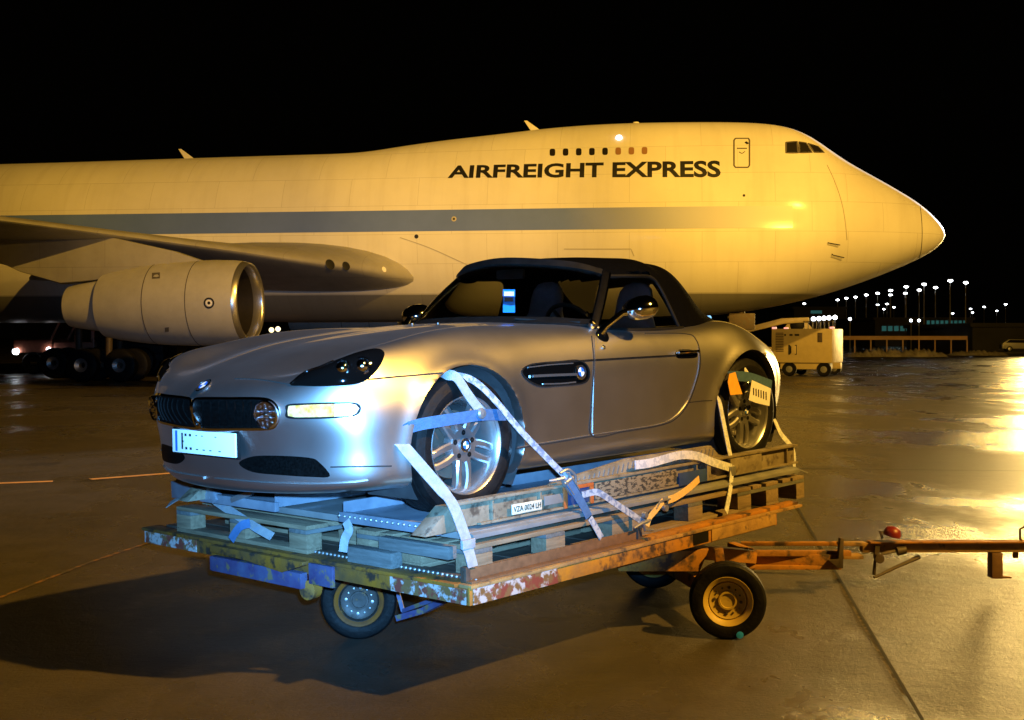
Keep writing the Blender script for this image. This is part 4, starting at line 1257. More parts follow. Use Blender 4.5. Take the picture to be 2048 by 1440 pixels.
# grey belly paint below a level line
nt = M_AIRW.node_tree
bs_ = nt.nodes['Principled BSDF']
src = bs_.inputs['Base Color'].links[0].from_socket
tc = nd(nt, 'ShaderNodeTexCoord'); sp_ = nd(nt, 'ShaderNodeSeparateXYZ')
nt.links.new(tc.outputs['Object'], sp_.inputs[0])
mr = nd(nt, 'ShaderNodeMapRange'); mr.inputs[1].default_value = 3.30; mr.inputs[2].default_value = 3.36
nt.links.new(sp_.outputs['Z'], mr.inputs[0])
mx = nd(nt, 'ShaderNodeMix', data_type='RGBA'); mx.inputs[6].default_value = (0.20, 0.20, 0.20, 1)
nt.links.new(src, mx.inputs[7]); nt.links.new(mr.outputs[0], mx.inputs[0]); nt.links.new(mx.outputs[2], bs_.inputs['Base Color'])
M_STRIPE = mat('stripe_grey', (0.10, 0.165, 0.50), (0.115, 0.185, 0.55), 0.8, 0.30, 0.36, coat=0.3)
M_NAC = mat('nacelle_grey', (0.56, 0.55, 0.52), (0.47, 0.46, 0.43), 1.5, 0.38, 0.5, metal=0.25)
M_DUCT = mat('inlet_duct', (0.05, 0.042, 0.032), (0.03, 0.026, 0.02), 4, 0.4, 0.5, metal=0.6)
M_LIPM = mat('inlet_metal', (0.62, 0.60, 0.57), rough=0.28, metal=0.9)
M_WING = mat('wing_grey', (0.40, 0.39, 0.37), (0.33, 0.32, 0.30), 1.2, 0.4, 0.5, metal=0.2)
M_WIN = mat('window_dark', (0.02, 0.018, 0.016), rough=0.08, coat=1.0)
M_WINB = mat('window_shade', (0.30, 0.16, 0.08), rough=0.3)

def panel_joints(m, fac, sx, sz):
    nt = m.node_tree; bs = nt.nodes['Principled BSDF']
    src = bs.inputs['Base Color'].links[0].from_socket
    tc = nd(nt, 'ShaderNodeTexCoord'); sp = nd(nt, 'ShaderNodeSeparateXYZ'); cb = nd(nt, 'ShaderNodeCombineXYZ')
    nt.links.new(tc.outputs['Object'], sp.inputs[0])
    nt.links.new(sp.outputs['X'], cb.inputs[0]); nt.links.new(sp.outputs['Z'], cb.inputs[1])
    br = nd(nt, 'ShaderNodeTexBrick'); br.offset = .5
    br.inputs['Scale'].default_value = 1.0
    br.inputs['Brick Width'].default_value = sx; br.inputs['Row Height'].default_value = sz
    br.inputs['Mortar Size'].default_value = .012; br.inputs['Mortar Smooth'].default_value = .6
    br.inputs['Color1'].default_value = (1, 1, 1, 1); br.inputs['Color2'].default_value = (.93, .93, .94, 1); br.inputs['Mortar'].default_value = (.45, .43, .40, 1)
    nt.links.new(cb.outputs[0], br.inputs['Vector'])
    mp = nd(nt, 'ShaderNodeMapping'); mp.inputs['Scale'].default_value = (2.6, .3, .22); nt.links.new(tc.outputs['Object'], mp.inputs[0])
    ns = nd(nt, 'ShaderNodeTexNoise'); ns.inputs['Scale'].default_value = 1.0; ns.inputs['Detail'].default_value = 6; nt.links.new(mp.outputs[0], ns.inputs['Vector'])
    sm = nd(nt, 'ShaderNodeMapRange'); sm.inputs[1].default_value = .50; sm.inputs[2].default_value = .72; sm.inputs[3].default_value = 0; sm.inputs[4].default_value = .15
    nt.links.new(ns.outputs[0], sm.inputs[0])
    st = nd(nt, 'ShaderNodeMix', data_type='RGBA', blend_type='MULTIPLY'); st.inputs[7].default_value = (.55, .50, .42, 1)
    nt.links.new(src, st.inputs[6]); nt.links.new(sm.outputs[0], st.inputs[0]); src = st.outputs[2]
    mx = nd(nt, 'ShaderNodeMix', data_type='RGBA', blend_type='MULTIPLY'); mx.inputs[0].default_value = fac
    nt.links.new(src, mx.inputs[6]); nt.links.new(br.outputs['Color'], mx.inputs[7]); nt.links.new(mx.outputs[2], bs.inputs['Base Color'])
panel_joints(M_AIRW, .45, 2.7, 1.12)
panel_joints(M_WING, .5, 2.2, 1.3)
TOP = [(1890, 470), (1886, 458), (1878, 447), (1868, 436), (1855, 424), (1840, 410), (1800, 385), (1750, 357), (1700, 330), (1668, 310), (1648, 294), (1630, 281), (1612, 270), (1590, 260), (1560, 252.5), (1520, 248), (1460, 246), (1400, 246), (1330, 246.5), (1260, 248), (1180, 251.5), (1100, 258), (1000, 270), (900, 281.5), (830, 291), (780, 299), (740, 305.5), (690, 309), (600, 311.5), (450, 316), (300, 321), (150, 326), (0, 330)]
BOT = [(1890, 470), (1886, 480), (1878, 491), (1868, 500), (1840, 517), (1800, 535), (1750, 555), (1700, 573), (1650, 589), (1600, 602), (1540, 615), (1480, 625), (1400, 633), (1300, 638), (1150, 641), (900, 643), (600, 644), (0, 646)]
tz = sorted(apx(*p) for p in TOP); bz = sorted(apx(*p) for p in BOT)
tx_, tv_ = np.array(tz).T; bx_, bv_ = np.array(bz).T
tx_[0] = 0; bx_[0] = 0
WID = np.array([(0, 0), (.12, .42), (.35, .78), (.7, 1.10), (1.2, 1.45), (2, 1.88), (3, 2.28), (4, 2.58), (5, 2.80), (6, 2.96), (7.5, 3.11), (9, 3.20), (11, 3.25), (60, 3.25)])
def prof(x, xs, vs):
    return float(np.interp(x, xs, vs))
ss = np.concatenate([[0.0], np.array([.03, .08, .15, .25, .4, .6, .85, 1.15, 1.5]), np.arange(2, 26, .35), np.arange(26, 69, 1.0)])
NA = 72
mb = MB(); rings = []
def smooth_prof(s, xs, vs):
    k = min(.5, s * .3)
    return sum(prof(max(0, s + d * k), xs, vs) for d in (-1, -.5, 0, .5, 1)) / 5
for s in ss:
    t = max(.02, smooth_prof(s, tx_, tv_) - ZC); b = max(.02, ZC - smooth_prof(s, bx_, bv_))
    w_ = max(.02, smooth_prof(s, WID[:, 0], WID[:, 1]))
    lift = 0.0
    if s > 46:
        q = (s - 46) / 23.0
        sh = max(.04, 1 - q ** 1.6)
        w_ *= sh; t *= 1 - q ** 1.6 * .75; b *= sh; lift = 1.6 * q ** 1.6
    ring = []
    for k in range(NA):
        a = 2 * math.pi * k / NA
        ca, sa = math.cos(a), math.sin(a)
        # a slight double-lobe waist where the upper deck sits on the main tube
        y = w_ * ca
        if sa > 0:
            z = t * sa
            if t > 3.5:
                y *= 1 - .035 * math.exp(-((sa - .72) / .16) ** 2) * min(1, (t - 3.5))
        else:
            z = b * sa
        ring.append((s, y, ZC + z + lift))
    rings.append(mb.ring(ring))
mb.skin(rings); mb.f.append(tuple(reversed(rings[0]))); mb.f.append(tuple(rings[-1]))
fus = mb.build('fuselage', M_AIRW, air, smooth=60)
FB = BVHTree.FromPolygons([Vector(p) for p in mb.v], mb.f)
AC0 = AI @ CAM
def fpx(px, py, off=0.0):
    d = (AI.to_3x3() @ ray(px, py)).normalized()
    h, n, _, _ = FB.ray_cast(AC0, d)
    if h is None:
        h, n, _, _ = FB.find_nearest(AC0 + d * 47)
    if n.dot(d) > 0: n = -n
    return h + n * off, n
def flat_side(s, z, off=0.0):
    h, n, _, _ = FB.ray_cast(Vector((s, 30, z)), Vector((0, -1, 0)))
    if h is None:
        h, n, _, _ = FB.find_nearest(Vector((s, 5, z)))
    if n.y < 0: n = -n
    return h + n * off, n
# stripe: same height all along, on both sides
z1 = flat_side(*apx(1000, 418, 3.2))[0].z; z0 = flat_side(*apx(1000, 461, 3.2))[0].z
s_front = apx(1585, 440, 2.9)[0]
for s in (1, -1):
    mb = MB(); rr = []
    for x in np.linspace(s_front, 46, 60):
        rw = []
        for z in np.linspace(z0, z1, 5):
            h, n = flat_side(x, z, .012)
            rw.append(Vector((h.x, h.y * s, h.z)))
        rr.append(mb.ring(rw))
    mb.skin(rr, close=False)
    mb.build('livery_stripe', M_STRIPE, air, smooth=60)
# reflected light mixed into the stripe's colour, paling it towards the nose
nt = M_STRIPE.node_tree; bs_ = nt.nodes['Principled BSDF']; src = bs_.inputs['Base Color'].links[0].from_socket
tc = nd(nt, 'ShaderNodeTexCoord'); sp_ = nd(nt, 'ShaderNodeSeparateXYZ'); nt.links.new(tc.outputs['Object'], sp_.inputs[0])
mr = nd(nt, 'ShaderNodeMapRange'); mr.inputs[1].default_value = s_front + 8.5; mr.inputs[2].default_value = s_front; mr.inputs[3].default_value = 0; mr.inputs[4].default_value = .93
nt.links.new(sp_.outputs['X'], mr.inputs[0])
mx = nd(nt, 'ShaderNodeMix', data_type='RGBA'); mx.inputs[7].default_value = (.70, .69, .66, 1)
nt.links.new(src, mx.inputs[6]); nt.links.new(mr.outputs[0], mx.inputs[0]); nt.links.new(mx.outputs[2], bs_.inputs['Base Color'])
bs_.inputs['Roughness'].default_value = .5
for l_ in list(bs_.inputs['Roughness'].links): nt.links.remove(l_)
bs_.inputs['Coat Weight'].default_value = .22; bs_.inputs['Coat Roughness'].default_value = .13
# lettering
me = text_mesh('AIRFREIGHT EXPRESS', 1.0, .030, 1.0)
co = np.array([v.co[:] for v in me.vertices]); lo, hi = co.min(0), co.max(0)
(sa_, za_), (sb_, zb_) = apx(893, 355, 3.0), apx(1442, 354, 3.0)
_, zt_ = apx(1100, 324, 2.95)
bm = bmesh.new(); bm.from_mesh(me)
for k in range(1, 12):
    yy = lo[1] + (hi[1] - lo[1]) * k / 12
    bmesh.ops.bisect_plane(bm, geom=bm.verts[:] + bm.edges[:] + bm.faces[:], plane_co=(0, yy, 0), plane_no=(0, 1, 0))
for v in bm.verts:
    a = (v.co.x - lo[0]) / (hi[0] - lo[0]); b = (v.co.y - lo[1]) / (hi[1] - lo[1])
    s = sa_ + (sb_ - sa_) * a; z = (za_ + (zb_ - za_) * a) * (1 - b) + zt_ * b
    v.co = flat_side(s, z, .014)[0]
bm.to_mesh(me); bm.free()
link('lettering', me, M_INK, air)
# upper deck windows
for k in range(8):
    px = 1105 + k * 26.3; py = 305 - k * .5
    c, n = fpx(px, py)
    loop = [(px + 5.6 * math.copysign(abs(math.cos(t)) ** .55, math.cos(t)), py + 7.2 * math.copysign(abs(math.sin(t)) ** .55, math.sin(t))) for t in np.linspace(0, 2 * math.pi, 21)[:-1]]
    mb = MB(); r1 = mb.ring([fpx(a, b, .012)[0] for a, b in loop]); mb.f.append(tuple(r1))
    mb.build('cabin_window', M_WIN if k < 5 else M_WINB, air, smooth=0)
def fline(name, pts, wd, m, off=.012, parent=air, per=4, closed=False, sm=True):
    L = (smooth_loop(pts, per) if closed else smooth_line(pts, per)) if sm else [np.array(p, float) for p in pts]
    if closed: L = list(L) + [L[0]]
    if not sm:
        L2 = []
        for a, b in zip(L[:-1], L[1:]):
            L2 += [a + (b - a) * t for t in (0, .25, .5, .75)]
        L = L2 + [L[-1]]
    hn = [fpx(p[0], p[1], off) for p in L]
    return MB().ribbon([h for h, n in hn], [n for h, n in hn], wd, .006).build(name, m, parent)
M_LINE = mat('panel_line', (0.10, 0.09, 0.08), rough=0.6)
M_LINEL = mat('panel_line_faint', (0.42, 0.40, 0.36), rough=0.6)
# crew door
dr = fline('crew_door', [(1471, 277), (1497, 277), (1499, 281), (1499, 331), (1496, 335), (1471, 335), (1468, 331), (1468, 281), (1471, 277)], .055, M_LINE, sm=False)
fline('door_handle', [(1474, 297), (1494, 297)], .05, M_LINE, parent=dr)
fline('door_window', [(1491, 284), (1496, 288)], .10, M_INK, parent=dr)
fline('door_handle', [(1478, 304), (1484, 307), (1490, 303)], .03, M_LINE, parent=dr)
# cockpit windows
for nm, loop in (('cockpit_window', [(1572, 285), (1594, 283), (1596, 306), (1572, 306)]), ('cockpit_window', [(1598, 284), (1612, 286), (1624, 305), (1599, 306)]), ('cockpit_window', [(1616, 287), (1636, 293), (1648, 305), (1628, 305)])):
    mb = MB(); n_ = 6; rr = []
    P = [np.array(p, float) for p in loop]
    for i in range(n_ + 1):
        t = i / n_
        rr.append(mb.ring([fpx(*((P[0] * (1 - t) + P[3] * t) * (1 - u) + (P[1] * (1 - t) + P[2] * t) * u), .014)[0] for u in np.linspace(0, 1, 6)]))
    mb.skin(rr, close=False)
    cw = mb.build(nm, M_WIN, air, smooth=60)
    fline('window_frame', list(loop) + [loop[0]], .06, M_LINE, parent=cw, sm=False)
# nose seams
fline('nose_seam', [(1654, 330), (1668, 360), (1682, 400), (1690, 440), (1694, 480)], .03, M_LINEL)
fline('radome_seam', [(1840, 412), (1843, 440), (1844, 470), (1842, 500), (1838, 516)], .025, M_LINE)
fline('hatch_line', [(1128, 498), (1262, 498), (1268, 512)], .035, M_LINEL, sm=False)
fline('fairing_line', [(800, 475), (860, 496), (940, 532)], .03, M_LINEL)
for px, py, r_ in ((908, 438, .10), (833, 473, .08), (1488, 391, .05)):
    h, n = fpx(px, py, .014)
    MB().lathe([(r_, 0), (r_ * .45, .004)], h, n, 20).build('drain_ring' if r_ > .09 else 'static_port', M_LINEL if r_ > .09 else M_INK, air)
    MB().lathe([(r_ * .45, .004), (.001, .005)], h, n, 16).build('port_centre', M_INK, air)
for (a, b) in (((1656, 485), (1678, 489)), ((1664, 508), (1686, 513))):
    h, n = fpx(*a, .0); h2, _ = fpx(*b, .0)
    MB().tube([h, h + n * .10, h2 + n * .12], .018, 6).build('pitot_probe', M_DARK, air)
h, n = fpx(1238, 276, .02)
MB().lathe([(.13, -.02), (.12, .04), (.06, .09), (.001, .10)], h, n, 20).build('beacon', mat('beacon_glass', (.9, .9, .95), emit=(.9, .93, 1.0), estr=2.2), air)
# antennas on the spine
for px, py in ((1062, 262), (370, 318)):
    s_, z_ = apx(px, py)
    MB().prism([(-.35, -.1), (.0, .0), (.28, .42), (.16, .42), (-.55, -.1)][::-1], (s_, -.03, z_), (1, 0, 0), (0, 0, 1), (0, 1, 0), .06).build('antenna', M_AIRW, air)
s_, z_ = apx(1272, 247)
MB().lathe([(.14, 0), (.12, .06), (.001, .08)], (s_, 0, z_ - .01), (0, 0, 1), 14).build('antenna', M_AIRW, air)

# tail fin and tailplane, beyond the left edge of the picture
MB().prism([(52, 8.6), (60, 19.0), (65.5, 19.2), (66.5, 8.0)], (0, -.2, 0), (1, 0, 0), (0, 0, 1), (0, 1, 0), .4).build('tail_fin', M_AIRW, air, bevel=.08)
for s in (1, -1):
    MB().prism([(58.5, .6 * s), (66.0, 11 * s), (68.5, 11 * s), (66.0, .6 * s)], (0, 0, 7.6), (1, 0, 0), (0, 1, 0), (0, 0, 1), .35).build('tailplane', M_AIRW, air, bevel=.08)
# wings
def foil(n=26):
    pts = []
    for k in range(n):
        t = 2 * math.pi * k / n
        x = .5 * (1 + math.cos(t)); th = .60 * (.2969 * math.sqrt(max(x, 0)) - .126 * x - .3516 * x ** 2 + .2843 * x ** 3 - .1036 * x ** 4) * 2
        pts.append((x, th * (.62 if t < math.pi else -.30) + .01 * math.sin(math.pi * x)))
    return pts
FO = foil(40)
for sd_ in (1, -1):
    mb = MB(); rr = []
    for (lat, le, zz, chord, th) in ((2.6, 20.3, 3.95, 16.0, .95), (3.4, 20.9, 4.02, 15.0, .92), (4.4, 21.6, 4.15, 13.6, .86), (6.5, 23.4, 4.36, 11.8, .60), (9, 25.55, 4.62, 10.0, .50), (12, 28.1, 4.90, 8.6, .44), (16, 31.6, 5.26, 7.4, .42), (22, 36.8, 5.75, 5.6, .6), (29, 42.8, 6.5, 4.0, .55)):
        rr.append(mb.ring([(le + x * chord, lat * sd_, zz + y * chord * .115 / .1 * th - .0 * x) for x, y in FO]))
    mb.skin(rr); mb.f.append(tuple(rr[-1]))
    wing = mb.build('wing', M_WING, air, smooth=60)
# landing lights in the wing root
WB_ = None
def inb(px, py, lat, r_, m, name):
    s_, z_ = apx(px, py, lat)
    return Vector((s_, lat, z_))
for px, py in ((660, 529), (692, 532)):
    pass
# engines (inboard pair in view, outboard further out)
ENG = [(0, 1.12), (-.06, 1.16), (-.08, 1.20), (-.05, 1.245), (.1, 1.29), (.45, 1.335), (1.0, 1.36), (1.8, 1.355), (2.6, 1.32), (3.4, 1.25), (4.2, 1.14), (4.75, 1.03)]
def make_engine(s0, lat, z):
    o = Vector((s0, lat, z)); ax = Vector((1, -.03, -.02)).normalized()
    mb = MB().lathe([(r, h) for h, r in ENG[4:]] , o, ax, 64)
    e = mb.build('engine_nacelle', M_NAC, air, smooth=40)
    MB().lathe([(1.12, .28)] + [(r, h) for h, r in ENG[:5]], o, ax, 64).build('inlet_lip', M_LIPM, e, smooth=60)
    MB().lathe([(1.12, .28), (1.09, .8), (1.12, 1.5), (.30, 1.5), (.001, 1.1)], o, ax, 48).build('fan', M_DUCT, e, smooth=40)
    MB().lathe([(1.03, 4.75), (.86, 4.72), (.86, 4.2)], o, ax, 48).build('fan_nozzle', M_DARK, e, smooth=40)
    MB().lathe([(.86, 4.3), (.84, 4.9), (.74, 5.6), (.66, 6.0), (.58, 6.02), (.3, 5.8), (.05, 6.3)], o, ax, 48).build('core_cowl', M_NAC, e, smooth=40)
    for h_, r_ in ((1.55, 1.363), (3.0, 1.295)):
        MB().lathe([(r_, h_ - .015), (r_ + .004, h_), (r_ - .001, h_ + .015)], o, ax, 64).build('cowl_seam', M_LINE, e)
    py_ = MB()
    py_.prism([(s0 + 1.3, z + 1.25), (s0 + 2.4, z + 1.62), (s0 + 4.8, z + 2.15), (s0 + 8.6, z + 2.35), (s0 + 9.8, z + 2.0), (s0 + 7.6, z + 1.0), (s0 + 6.2, z + .62), (s0 + 4.6, z + .75), (s0 + 3, z + 1.1)], (0, lat - .22, 0), (1, 0, 0), (0, 0, 1), (0, 1, 0), .44)
    py_.build('pylon', M_WING, air, bevel=.06)
    return e, o, ax
s_e = apx(498, 604, 11.8)[0]
z_e = apx(498, 604, 11.8)[1]
eng, eo, eax = make_engine(s_e, 11.8, z_e)
make_engine(s_e, -11.8, z_e)
# roundel and small plates on the inboard cowl
EV = []
def epx(px, py, off):
    d = (AI.to_3x3() @ ray(px, py)).normalized()
    # nacelle as a cylinder-like surface: sample the lathe
    h, n, _, _ = EBV.ray_cast(AC0, d)
    return (h + n * off * (-1 if n.dot(d) > 0 else 1), n * (-1 if n.dot(d) > 0 else 1))
tmp = MB().lathe([(r, h) for h, r in ENG], eo, eax, 96)
EBV = BVHTree.FromPolygons([Vector(p) for p in tmp.v], tmp.f)
h, n = epx(418, 606, .006)
MB().lathe([(.17, 0), (.12, .004)], h, n, 24).build('cowl_emblem', M_INK, eng)
MB().lathe([(.10, .003), (.05, .006)], h, n, 20).build('emblem_ring', M_WHITE, eng)
MB().lathe([(.055, .004), (.001, .008)], h, n, 12).build('emblem_centre', M_INK, eng)
for (a, b, c_, d_) in ((304, 546, 320, 558), (330, 655, 338, 664)):
    mb = MB(); mb.f.append(tuple(mb.ring([epx(x, y, .008)[0] for x, y in ((a, b), (c_, b - 1), (c_, d_ - 1), (a, d_))])))
    mb.build('cowl_plate', M_LINE, eng, smooth=0)
# landing gear
def gear(s0, lat, zt, bogie=True, wr=.62):
    g = MB().tube([(s0, lat, zt), (s0, lat, wr)], [.16, .12], 12).build('gear_leg', M_STEEL, air)
    xs = (-.74, .74) if bogie else (0,)
    if bogie:
        MB().beam((s0 - .8, lat, wr), (s0 + .8, lat, wr), .16, .18).build('bogie_beam', M_STEEL, g)
    for dx in xs:
        for dy in (-.56, .56) if bogie else (-.45, .45):
            c = (s0 + dx, lat + dy, wr)
            wv = MB().lathe([(.26, -.2), (.5, -.22), (.6, -.17), (.62, -.1), (.62, .1), (.6, .17), (.5, .22), (.26, .2)], c, (0, 1, 0), 40).build('gear_wheel', M_RUBBER, g, smooth=40)
            MB().lathe([(.26, -.18), (.12, -.1), (.12, .1), (.20, .14), (.27, .19)], c, (0, 1, 0), 32).build('wheel_hub', M_ZINC, wv, smooth=40)
sg = apx(218, 720, 5.5)[0]
gear(sg, 5.5, 4.5); gear(sg, -5.5, 4.5); gear(sg + 3.0, 1.9, 3.2); gear(sg + 3.0, -1.9, 3.2)
gear(apx(1482, 640)[0], 0, 3.2, False)
for y_ in (-.55, .55):
    s_ = apx(1482, 640)[0]
    MB().b2((s_ - .5, y_ - .03, 1.95), (s_ + .5, y_ + .03, 2.6)).build('gear_door', M_STEEL, air, bevel=.02)
# wing root landing lights
for px, py, m, r_ in ((660, 529, M_INK, .20), (692, 532, M_INK, .17), (768, 539, M_CLEAR, .11)):
    s_, z_ = apx(px, py, 4.6)
    WBV = BVHTree.FromObject(wing, bpy.context.evaluated_depsgraph_get()) if False else None
    d = (AI.to_3x3() @ ray(px, py)).normalized()
    for ob in [o for o in bpy.data.objects if o.name.startswith('wing') and o.parent is air]:
        tb = BVHTree.FromPolygons([v.co.copy() for v in ob.data.vertices], [tuple(p.vertices) for p in ob.data.polygons])
        h, n, _, _ = tb.ray_cast(AC0, d)
        if h is not None and h.y > 0:
            if n.dot(d) > 0: n = -n
            MB().lathe([(r_, .01), (r_ * .85, .02), (.001, .015)], h, n, 20).build('landing_light', m, air)

# ------------------------------------------------------------------ ground
M_GR = bpy.data.materials.new('apron_concrete')
M_GR.use_nodes = True
nt = M_GR.node_tree
b = nt.nodes['Principled BSDF']
tc = nd(nt, 'ShaderNodeTexCoord')
def noise(sc, det=6, rough=.6, stretch=None):
    n = nd(nt, 'ShaderNodeTexNoise')
    n.inputs['Scale'].default_value = sc; n.inputs['Detail'].default_value = det; n.inputs['Roughness'].default_value = rough
    if stretch:
        mp = nd(nt, 'ShaderNodeMapping'); mp.inputs['Scale'].default_value = stretch
        nt.links.new(tc.outputs['Object'], mp.inputs[0]); nt.links.new(mp.outputs[0], n.inputs['Vector'])
    else:
        nt.links.new(tc.outputs['Object'], n.inputs['Vector'])
    return n.outputs[0]
def mrange(src, a, b_, c, d):
    m = nd(nt, 'ShaderNodeMapRange')
    for i, v in zip((1, 2, 3, 4), (a, b_, c, d)): m.inputs[i].default_value = v
    nt.links.new(src, m.inputs[0]); return m.outputs[0]
def mixc(f, a, c):
    m = nd(nt, 'ShaderNodeMix', data_type='RGBA')
    nt.links.new(f, m.inputs[0])
    for i, v in ((6, a), (7, c)):
        if isinstance(v, tuple): m.inputs[i].default_value = (*v, 1)
        else: nt.links.new(v, m.inputs[i])
    return m.outputs[2]
c = mixc(mrange(noise(.35), .35, .65, 0, 1), (.066, .055, .044), (.045, .038, .030))
c = mixc(mrange(noise(2.2, 8, .7), .45, .7, 0, .8), c, (.033, .029, .024))
c = mixc(mrange(noise(1.1, 3, .5), .66, .70, 0, .6), c, (.022, .019, .016))
c = mixc(mrange(noise(22, 4, .7), .56, .72, 0, .5), c, (.09, .08, .064))
nt.links.new(c, b.inputs['Base Color'])
wet = mrange(noise(.42, 6, .66, (1, .55, 1)), .46, .56, 0, 1)
nt.links.new(mrange(wet, 0, 1, .44, .20), b.inputs['Roughness'])
b.inputs['Specular IOR Level'].default_value = 0.4
bp = nd(nt, 'ShaderNodeBump'); bp.inputs['Strength'].default_value = .42; bp.inputs['Distance'].default_value = .02
ad = nd(nt, 'ShaderNodeMath', operation='ADD')
nt.links.new(mrange(noise(55, 5, .75), 0, 1, 0, 1.3), ad.inputs[0]); nt.links.new(mrange(noise(7.5, 6, .7, (1, 1, 1)), 0, 1, 0, 2.0), ad.inputs[1])
nt.links.new(ad.outputs[0], bp.inputs['Height']); nt.links.new(bp.outputs[0], b.inputs['Normal'])
g = MB().add([(-1500, -200, 0), (1500, -200, 0), (1500, 2500, 0), (-1500, 2500, 0)], [(0, 1, 2, 3)]).build('ground', M_GR, None, smooth=0)
tag(g, kind='structure')
# expansion joint: dark groove with worn light edge
def ground_strip(name, pts, wd, m, z=.004):
    P = [on_ground(*p) for p in pts]
    mb = MB(); l = []; r_ = []
    for i, p in enumerate(P):
        t = (P[min(i + 1, len(P) - 1)] - P[max(i - 1, 0)]).normalized()
        s = Vector((t.y, -t.x, 0)) * wd / 2
        l.append(p - s + Vector((0, 0, z))); r_.append(p + s + Vector((0, 0, z)))
    a, b_ = mb.ring(l), mb.ring(r_)
    for i in range(len(P) - 1): mb.f.append((a[i], a[i + 1], b_[i + 1], b_[i]))
    o = mb.build(name, m, None, smooth=0)
    for p in o.data.polygons:
        if p.normal.z < 0: p.flip()
    return tag(o, kind='structure')
M_JOINT = mat('joint_sealant', (.012, .011, .010), (.02, .018, .016), 6, .7, .8)
M_JEDGE = mat('joint_edge', (.13, .105, .07), (.06, .05, .035), 14, .6, .8, lo=.45, hi=.55)
M_LINEO = mat('painted_line', (.55, .30, .10), (.40, .20, .06), 5, .6, .7, lo=.45, hi=.6)
M_LINEW = mat('worn_dotted_line', (.17, .085, .03), (.05, .04, .03), 9, .6, .7, lo=.42, hi=.5)
J0, J1 = on_ground(1588, 1004), on_ground(1815, 1392)
jd = (J1 - J0)
ground_strip('expansion_joint', [(1588, 1004), (1640, 1093), (1700, 1195), (1760, 1298), (1815, 1392), (1850, 1452), (1960, 1640)], .018, M_JOINT, .008)
ground_strip('joint_edge', [(1588 - 2, 1004), (1640 - 2, 1093), (1662 - 3, 1130), (1700 - 5, 1195), (1760 - 6, 1298), (1815 - 7, 1392)], .016, M_JEDGE, .004)
ground_strip('expansion_joint', [(1540, 937), (1900, 941), (2300, 944)], .03, M_JOINT, .004)
ground_strip('painted_line', [(-60, 969), (106, 963)], .13, M_LINEO)
ground_strip('painted_line', [(181, 959), (365, 945), (520, 934)], .13, M_LINEO)
ground_strip('dotted_line', [(-40, 1212), (60, 1172), (180, 1125), (330, 1075)], .035, M_LINEW)
ground_strip('kerb_line', [(-200, 752), (330, 752), (600, 752)], .9, M_LINEO)

# ------------------------------------------------------------------ ground power unit
def local_frame(px, py_ground, ang):
    p = on_ground(px, py_ground)
    return Matrix.Translation(p) @ Matrix.Rotation(R(ang), 4, 'Z')
M_GPU = mat('cream_enamel', (.42, .34, .17), (.36, .29, .14), 3, .45, .55, bump=.03, c3=(.35, .28, .18), scale3=8, lo3=.64, hi3=.70)
GP = local_frame(1543, 752, -25)
gpu = thing('ground_power_unit', 'cream ground power unit trailer with M lettering and louvres behind the rear of the roadster', 'power unit', GP)
L_, Wd_ = 2.55, 2.6
MB().b2((0, 0, .58), (L_, Wd_, 2.02)).build('housing', M_GPU, gpu, bevel=.03)
MB().b2((.35, .1, .30), (L_ - .2, Wd_ - .1, .578)).build('chassis', M_GPU, gpu, bevel=.02)
for k in range(12):
    MB().b2((.18, -.02, 1.05 + k * .07), (.52, -.002, 1.085 + k * .07)).build('louvre', M_STEEL, gpu)
for k in range(3):
    MB().b2((.55 + k * .22, -.012, 1.72), (.62 + k * .28, -.002, 1.80)).build('warning_label', M_INK, gpu)
text_flat('lettering', 'M', (.72, -.010, .92), (1, 0, 0), (0, 0, 1), .36, .42, M_INK, gpu, .02)
MB().b2((1.95, -.02, 1.45), (2.15, -.002, 1.85)).build('control_panel', M_STEEL, gpu, bevel=.01)
MB().b2((.85, -.012, .95), (1.05, -.002, 1.3)).build('door_panel', M_GPU, gpu, bevel=.004)
for (x, y) in ((.75, .12), (2.2, .12), (.75, Wd_ - .12), (2.2, Wd_ - .12)):
    wv = MB().lathe([(.14, -.1), (.26, -.11), (.30, -.06), (.30, .06), (.26, .11), (.14, .1)], (x, y, .302), (0, 1, 0), 30).build('wheel', M_RUBBER, gpu, smooth=40)
    MB().lathe([(.15, -.09), (.06, -.1), (.001, -.1)], (x, y, .302), (0, 1, 0), 20).build('wheel_hub', M_ZINC, wv)
MB().b2((L_, .1, .34), (L_ + .32, .5, .60)).build('tow_step', M_GPU, gpu, bevel=.02)
for x, y in ((.02, -.0), (L_ - .1, -.0), (-.0, Wd_ - .2)):
    MB().b2((x, y - .02, 2.02), (x + .18, y + .14, 2.10)).build('marker_lamp', mat('red_marker', (.3, .02, .01), emit=(1, .35, .25), estr=1.6), gpu, bevel=.02)
tr = MB()
for k in range(8):
    x = L_ - 1.2 + k * .17
    tr.beam((x, .2, 2.02), (x, .2, 2.34), .03, .03, (0, 1, 0))
tr.beam((L_ - 1.25, .2, 2.34), (L_ + .02, .2, 2.34), .03, .03)
tr.build('roof_rail', M_STEEL, gpu)

